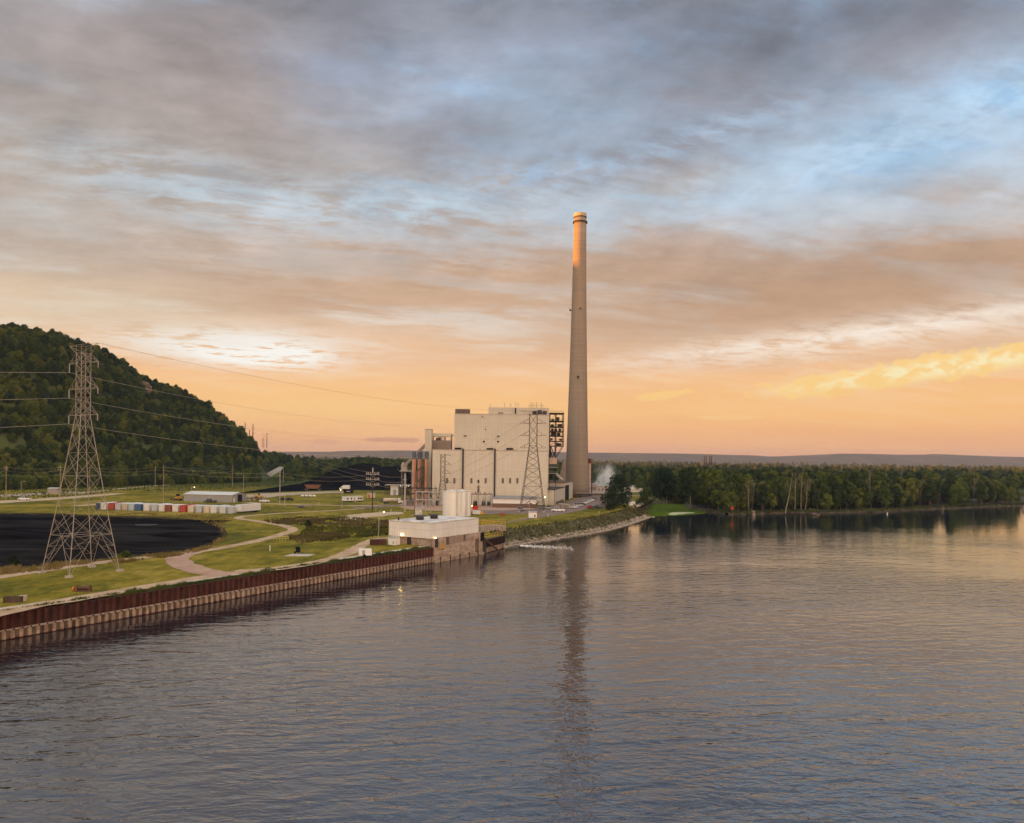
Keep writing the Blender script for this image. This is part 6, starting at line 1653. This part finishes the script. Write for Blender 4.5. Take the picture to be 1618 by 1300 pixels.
W_ = (.72,.70,.66); SG = (.36,.35,.34); BK = (.015,.015,.018)
dr = R(50)
car('silver car parked in front of the white annex', 822.6, 807.3, R(75), 'suv', 'silver', SG)
car('dark silver car parked by the screen wall, left of two', 857, 804, R(75), 'suv', 'pewter', (.22,.21,.21))
car('silver sport utility car between the dark silver one and the white pickup', 868.5, 804.5, R(72), 'suv', 'silver', SG)
car('white pickup truck driving past the screen wall', 881.5, 808.3, R(172), 'pickup', 'white', W_)
car('white car nearest the screen wall in the parking row', 906.8, 803.2, R(38), 'sedan', 'white', W_)
car('pale silver car second in the parking row', 914.5, 800.5, R(40), 'suv', 'pale', (.52,.51,.49))
car('dark grey car third in the parking row', 918.8, 798.6, R(42), 'sedan', 'charcoal', (.05,.045,.05))
car('white car in the middle of the parking row', 923.5, 796, R(44), 'suv', 'white', W_)
car('white car second from the far end of the row', 930, 793.6, R(46), 'sedan', 'white', W_)
car('white car at the far end of the parking row', 934.8, 791.5, R(46), 'sedan', 'white', W_)
car('brown red car beyond the white ones at the row end', 938.5, 790.3, R(46), 'sedan', 'maroon', (.11,.04,.03))
car('bright red car driving on the plant road', 931.5, 803.3, R(63), 'sedan', 'red', (.55,.015,.012))
car('dark green car nearest the grass across from the white row', 942, 804.3, R(15), 'sedan', 'dark green', (.02,.04,.03))
car('dark blue car parked beside the dark green one', 948.5, 802.8, R(20), 'suv', 'dark blue', (.025,.035,.06))
car('maroon car under the round tree next to the dark blue one', 954.5, 801.3, R(25), 'suv', 'maroon', (.11,.04,.03))
car('black car under the dark round tree, farthest of four', 957, 797.5, R(30), 'sedan', 'black', BK)
car('black car by the foot of the chimney', 929.8, 783.8, R(10), 'sedan', 'black', BK)
car('black pickup in front of the grey metal shed', 332, 794.4, R(178), 'pickup', 'black', BK, 'cars in the yard')
car('white car on the grass right of the grey metal shed', 418, 793.3, R(8), 'sedan', 'white', W_, 'cars in the yard')
car('white car on the sandy road at the left', 39, 790.2, R(175), 'pickup', 'white', W_, 'cars in the yard')
car('small dark car parked beside the tank truck', 605.5, 793.2, R(170), 'sedan', 'charcoal', (.05,.045,.05), 'cars in the yard')
def wheels(root, xs, y, r, z=None):
    for x in xs:
        for sy in (-1, 1):
            t = MB().tube((x, sy*y-.14, z or r), (x, sy*y+.14, z or r), r, r, 14).build('wheel', tyre, root); MB().tube((x, sy*(y+.13), z or r), (x, sy*(y+.16), z or r), r*.5, r*.5, 10).build('rim', rimm, t)
# white box truck and dark container by the coal pile
root = thing('delivery_truck', 'white box truck parked at the foot of the coal pile', 'truck', G(545, 774.3), R(178)); m = MB(); m.bx(-3.2, 1.2, -1.15, 1.15, .9, 3.3); m.build('cargo_box', white, root, bevel=.05); m = MB(); loft(m, [(1.3,1.05,.6,2.6,.95),(2.2,1.05,.55,2.6,.95),(2.7,1.05,.5,1.7,.95),(3.5,1.0,.5,1.5,.9)]); m.build('cab', white, root); m = MB(); m.hexa([(1.6,-1.07,1.6),(2.66,-1.07,1.6),(2.66,1.07,1.6),(1.6,1.07,1.6),(1.6,-.98,2.4),(2.28,-.98,2.4),(2.28,.98,2.4),(1.6,.98,2.4)]); m.build('windows', glassm, root); wheels(root, (-2.2, 2.6), .98, .45)
root = thing('roll_off_bin', 'black roll-off bin next to the white box truck', 'bin', G(551, 779.5), .05); m = MB(); m.hexa([(-2.6,-1.1,.2),(2.4,-1.1,.2),(2.4,1.1,.2),(-2.6,1.1,.2),(-3.0,-1.2,2.2),(3.0,-1.2,2.2),(3.0,1.2,2.2),(-3.0,1.2,2.2)]); m.build('body', black, root); m = MB()
for k in range(6): m.bx(-2.4+k*.95, -2.3+k*.95, -1.28, -1.15, .3, 2.2)
m.build('ribs', dark, root); m = MB(); m.bx(-1.1, 1.1, -1.32, -1.26, 1.0, 1.5); m.build('plate', lgrey, root)
# hopper car
root = thing('rail_hopper_car', 'orange brown rail hopper car in front of the black coal pile', 'rail car', G(494.5, 774.5), .02); hb = mat('hopper_rust', (.26,.12,.055), .8, var=.25, scale=.8); m = MB(); m.hexa([(-3.6,-1.4,1.2),(3.6,-1.4,1.2),(3.6,1.4,1.2),(-3.6,1.4,1.2),(-5.2,-1.5,3.7),(5.2,-1.5,3.7),(5.2,1.5,3.7),(-5.2,1.5,3.7)]); m.build('body', hb, root); m = MB()
for k in range(9): m.bx(-4+k, -3.9+k, -1.56, -1.44, 1.5, 3.7)
m.bx(-5.3, 5.3, -1.58, -1.46, 3.55, 3.75); m.build('ribs', mat('hopper_dark', (.14,.06,.035), .8), root); m = MB(); m.bx(-5.4, 5.4, -.8, .8, .85, 1.15); m.build('underframe', dark, root); wheels(root, (-4.6,-3.4,3.4,4.6), .75, .45)
# tanker truck
root = thing('tank_truck', 'tan tanker lorry standing by the switchyard', 'truck', G(620, 796), R(20)); m = MB(); m.tube((-4.2,0,1.9), (2.2,0,1.9), .95, .95, 16); m.build('tank', mat('tanker_tan', (.52,.43,.33), .4), root, smooth=False); m = MB(); loft(m, [(2.6,1.1,.6,2.7,1.0),(3.7,1.1,.55,2.7,1.0),(4.1,1.1,.5,1.7,1.0),(4.7,1.0,.5,1.5,.9)]); m.build('cab', white, root); m = MB(); m.hexa([(2.9,-1.12,1.7),(4.08,-1.12,1.7),(4.08,1.12,1.7),(2.9,1.12,1.7),(2.9,-1.02,2.5),(3.75,-1.02,2.5),(3.75,1.02,2.5),(2.9,1.02,2.5)]); m.build('windows', glassm, root); m = MB(); m.bx(-4.3, 4.4, -.5, .5, .7, .95); m.build('chassis', dark, root); wheels(root, (-3.5,-2.3,3.9), 1.0, .5)
# yellow loaders
def loader(label, px, pb, rz):
    root = thing('wheel_loader', label, 'loader', G(px, pb), rz, 'yellow machines near the metal shed'); y_ = mat('machine_yellow', (.60,.30,.03), .5); m = MB(); m.bx(-2.6, -.2, -.9, .9, .9, 2.0); m.bx(-.2, 1.4, -.6, .6, .8, 1.5); m.build('body', y_, root, bevel=.08); m = MB(); m.hexa([(-1.2,-.7,2.0),(.1,-.7,2.0),(.1,.7,2.0),(-1.2,.7,2.0),(-1.1,-.65,3.1),(-.1,-.65,3.1),(-.1,.65,3.1),(-1.1,.65,3.1)]); m.build('cab', glassm, root); m = MB()
    for sy in (-1,1): m.tube((.6,sy*.6,1.4), (2.6,sy*.6,.9), .13, .13, 6)
    m.build('lift_arms', y_, root); m = MB(); m.hexa([(2.5,-1.3,.1),(3.5,-1.3,.1),(3.5,1.3,.1),(2.5,1.3,.1),(2.4,-1.3,1.2),(2.6,-1.3,1.2),(2.6,1.3,1.2),(2.4,1.3,1.2)]); m.build('bucket', mat('bucket_steel', (.20,.14,.07), .6), root); wheels(root, (-1.7, 1.0), .9, .7)
loader('yellow wheel loader at the left end of the grey metal shed', 279.5, 790.5, R(160)); loader('yellow wheel loader among the scrap right of the metal shed', 411, 788.5, R(20))
root = thing('scrap_heap', 'tangled brown scrap heap right of the grey metal shed', 'scrap heap', G(399, 790.5)); m = MB(); rnd = random.Random(4)
for k in range(60): p = Vector((rnd.gauss(0,3.0), rnd.gauss(0,1.2), 0)); d = Vector((rnd.uniform(-1,1), rnd.uniform(-1,1), rnd.uniform(0,.8)))*rnd.uniform(.6,1.8); p.z = max(.1, 1.9-abs(p.x)*.35)*rnd.random(); m.tube(p, p+d, .12, .12, 4)
m.build('scrap_metal', mat('scrap', (.18,.10,.06), .9, var=.5, scale=1.2), root); m = MB()
for k in range(7): rock(m, (rnd.gauss(-3,2.2), rnd.gauss(-1,.8), .4), rnd.uniform(.4,.8), rnd)
m.build('boxes', mat('scrap_pale', (.50,.45,.38), .8), root)
root = thing('coal_dozer', 'dark stored machinery beside the sandy road', 'machinery', G(452, 790.5)); m = MB()
for k in range(5): m.bx(-3.6+k*1.5, -2.5+k*1.5, -.7, .7, .1, 1.0+.35*(k % 2))
m.build('body', mat('dark_machinery', (.035,.025,.02), .8, var=.3), root); m = MB()
for k in range(4): m.tube((-3+k*1.9,-.8,.35), (-3+k*1.9,.8,.35), .35, .35, 10)
m.build('rollers', dark, root)
root = thing('propane_tanks', 'row of small white gas tanks on the grass by the rail car', 'gas tank', G(487.5, 785)); m = MB()
for k in range(4): m.tube((-4+k*2.1,0,.7), (-2.5+k*2.1,0,.7), .5, .5, 10)
m.build('tanks', white, root); m = MB()
for k in range(4): m.bx(-3.7+k*2.1, -3.5+k*2.1, -.3, .3, 0, .3); m.bx(-3+k*2.1, -2.8+k*2.1, -.3, .3, 0, .3)
m.build('saddles', dark, root)
root = thing('flat_trailer', 'low grey flatbed trailer on the grass beside the service road', 'trailer', G(482, 802), .05); m = MB(); m.bx(-3.4, 2.6, -1.1, 1.1, .7, 1.1); m.build('deck', grey, root); wheels(root, (-2.4,-1.4), .9, .4); m = MB(); m.tube((2.6,0,.85), (4.2,0,.8), .08, .08, 6); m.build('tow_bar', dark, root)
root = thing('dumpster', 'red dumpster beside the white storage tanks', 'dumpster', G(751, 805)); m = MB(); m.hexa([(-1.1,-.7,.15),(1.1,-.7,.15),(1.1,.7,.15),(-1.1,.7,.15),(-1.3,-.9,1.5),(1.3,-.9,1.5),(1.3,.9,1.5),(-1.3,.9,1.5)]); m.build('body', mat('dumpster_red', (.50,.03,.02), .5), root); m = MB(); m.bx(-1.33, 1.33, -.93, .93, 1.5, 1.62); m.build('lid', mat('dumpster_lid', (.30,.025,.02), .5), root)
root = thing('pump_skid', 'white and yellow pump skid below the red dumpster', 'pump skid', G(755, 813.5)); m = MB(); m.bx(-2.0, 1.0, -.6, .6, .3, 1.7); m.build('housing', white, root, bevel=.06); m = MB(); m.bx(1.05, 2.2, -.5, .5, .2, 1.4); m.build('motor', mat('machine_yellow', (.60,.30,.03)), root); m = MB(); m.bx(-2.2, 2.4, -.7, .7, 0, .25); m.build('base', dark, root)
root = thing('hydrant_box', 'small red brown box on the grass left of the white block house', 'box', G(793.5, 815)); m = MB(); m.bx(-1.1, 1.1, -.5, .5, 0, .95); m.build('body', mat('red_brown', (.30,.07,.04), .7), root, bevel=.03); m = MB(); m.bx(-1.15, 1.15, -.55, .55, .95, 1.03); m.build('lid', mat('red_brown_lid', (.22,.06,.04), .7), root)
def shed(label, px, pb, w, d, h, m_): 
    root = thing('shed', label, 'shed', G(px, pb)); m = MB(); m.bx(-w/2, w/2, 0, d, 0, h); m.build('wall', m_, root); m = MB(); m.poly([(-w/2-.2,-.3,h),(w/2+.2,-.3,h),(w/2+.2,d/2,h+.8),(-w/2-.2,d/2,h+.8)]); m.poly([(-w/2-.2,d+.3,h),(-w/2-.2,d/2,h+.8),(w/2+.2,d/2,h+.8),(w/2+.2,d+.3,h)]); m.build('roof', lgrey, root)
shed('pale little shed beside the road at the far left', 83, 780, 5.5, 4, 2.6, mat('shed_pale', (.36,.30,.25), .8)); shed('small white hut by the channel path near the round trees', 1002, 772, 3, 2.4, 1.8, white)
root = thing('boat_dock', 'pale slanting dock ramps by the channel beyond the round trees', 'dock', G(1001, 784), .7); m = MB(); m.bx(-9, 9, -.8, .8, .2, .45); m.bx(-4, 5, 2.0, 3.2, .1, .35); m.build('deck', mat('dock_boards', (.46,.40,.33), .8, var=.2), root); m = MB()
for k in range(7): m.tube((-8.5+k*2.8,-.8,-.2), (-8.5+k*2.8,-.8,1.2), .08, .08, 6)
m.build('posts', dark, root)

# ================================================================ STEAM AND AIR
def steam_mat():
    m = bpy.data.materials.new('steam'); m.use_nodes = True; t = m.node_tree; t.nodes.clear()
    v = t.nodes.new('ShaderNodeVolumePrincipled'); v.inputs['Color'].default_value = (.97,.95,.93,1)
    o = V(t, t.nodes.new('ShaderNodeTexCoord').outputs['Object']); x, y, z = sep(o)
    n = nz(t, comb(t, x*.16, y*.16, z*.10), 1.0, 4, .6, .6)
    r2 = ((x-z*.12)*(x-z*.12)*(.055)+(y*y)*.03)
    col = (r2*-1.0).m('EXPONENT')
    fall = z.sm(17, 0)
    dns = (n.sm(.46, .68)*col*fall)*3.0*z.sm(-1, 1)
    t.links.new(dns.o, v.inputs['Density'])
    out = t.nodes.new('ShaderNodeOutputMaterial'); t.links.new(v.outputs[0], out.inputs['Volume']); return m
p = AT(953, 776, 498)
m = MB(); m.lathe([(9,0),(12,6),(12,16),(10,26)], n=16); o = m.build('steam', steam_mat()); o.location = (p.x+1, 500, GZ+4); tag(o, 'white steam plume drifting up to the right of the chimney', 'steam', kind='stuff')
def haze_mat():
    m = bpy.data.materials.new('haze'); m.use_nodes = True; t = m.node_tree; t.nodes.clear()
    v = t.nodes.new('ShaderNodeVolumePrincipled'); v.inputs['Color'].default_value = (.36,.50,.80,1); v.inputs['Density'].default_value = .000062; v.inputs['Anisotropy'].default_value = 0
    out = t.nodes.new('ShaderNodeOutputMaterial'); t.links.new(v.outputs[0], out.inputs['Volume']); return m
m = MB(); m.bx(-9500, 9500, -900, 12500, -3.2, 215); o = m.build('haze', haze_mat()); o['kind'] = 'stuff'
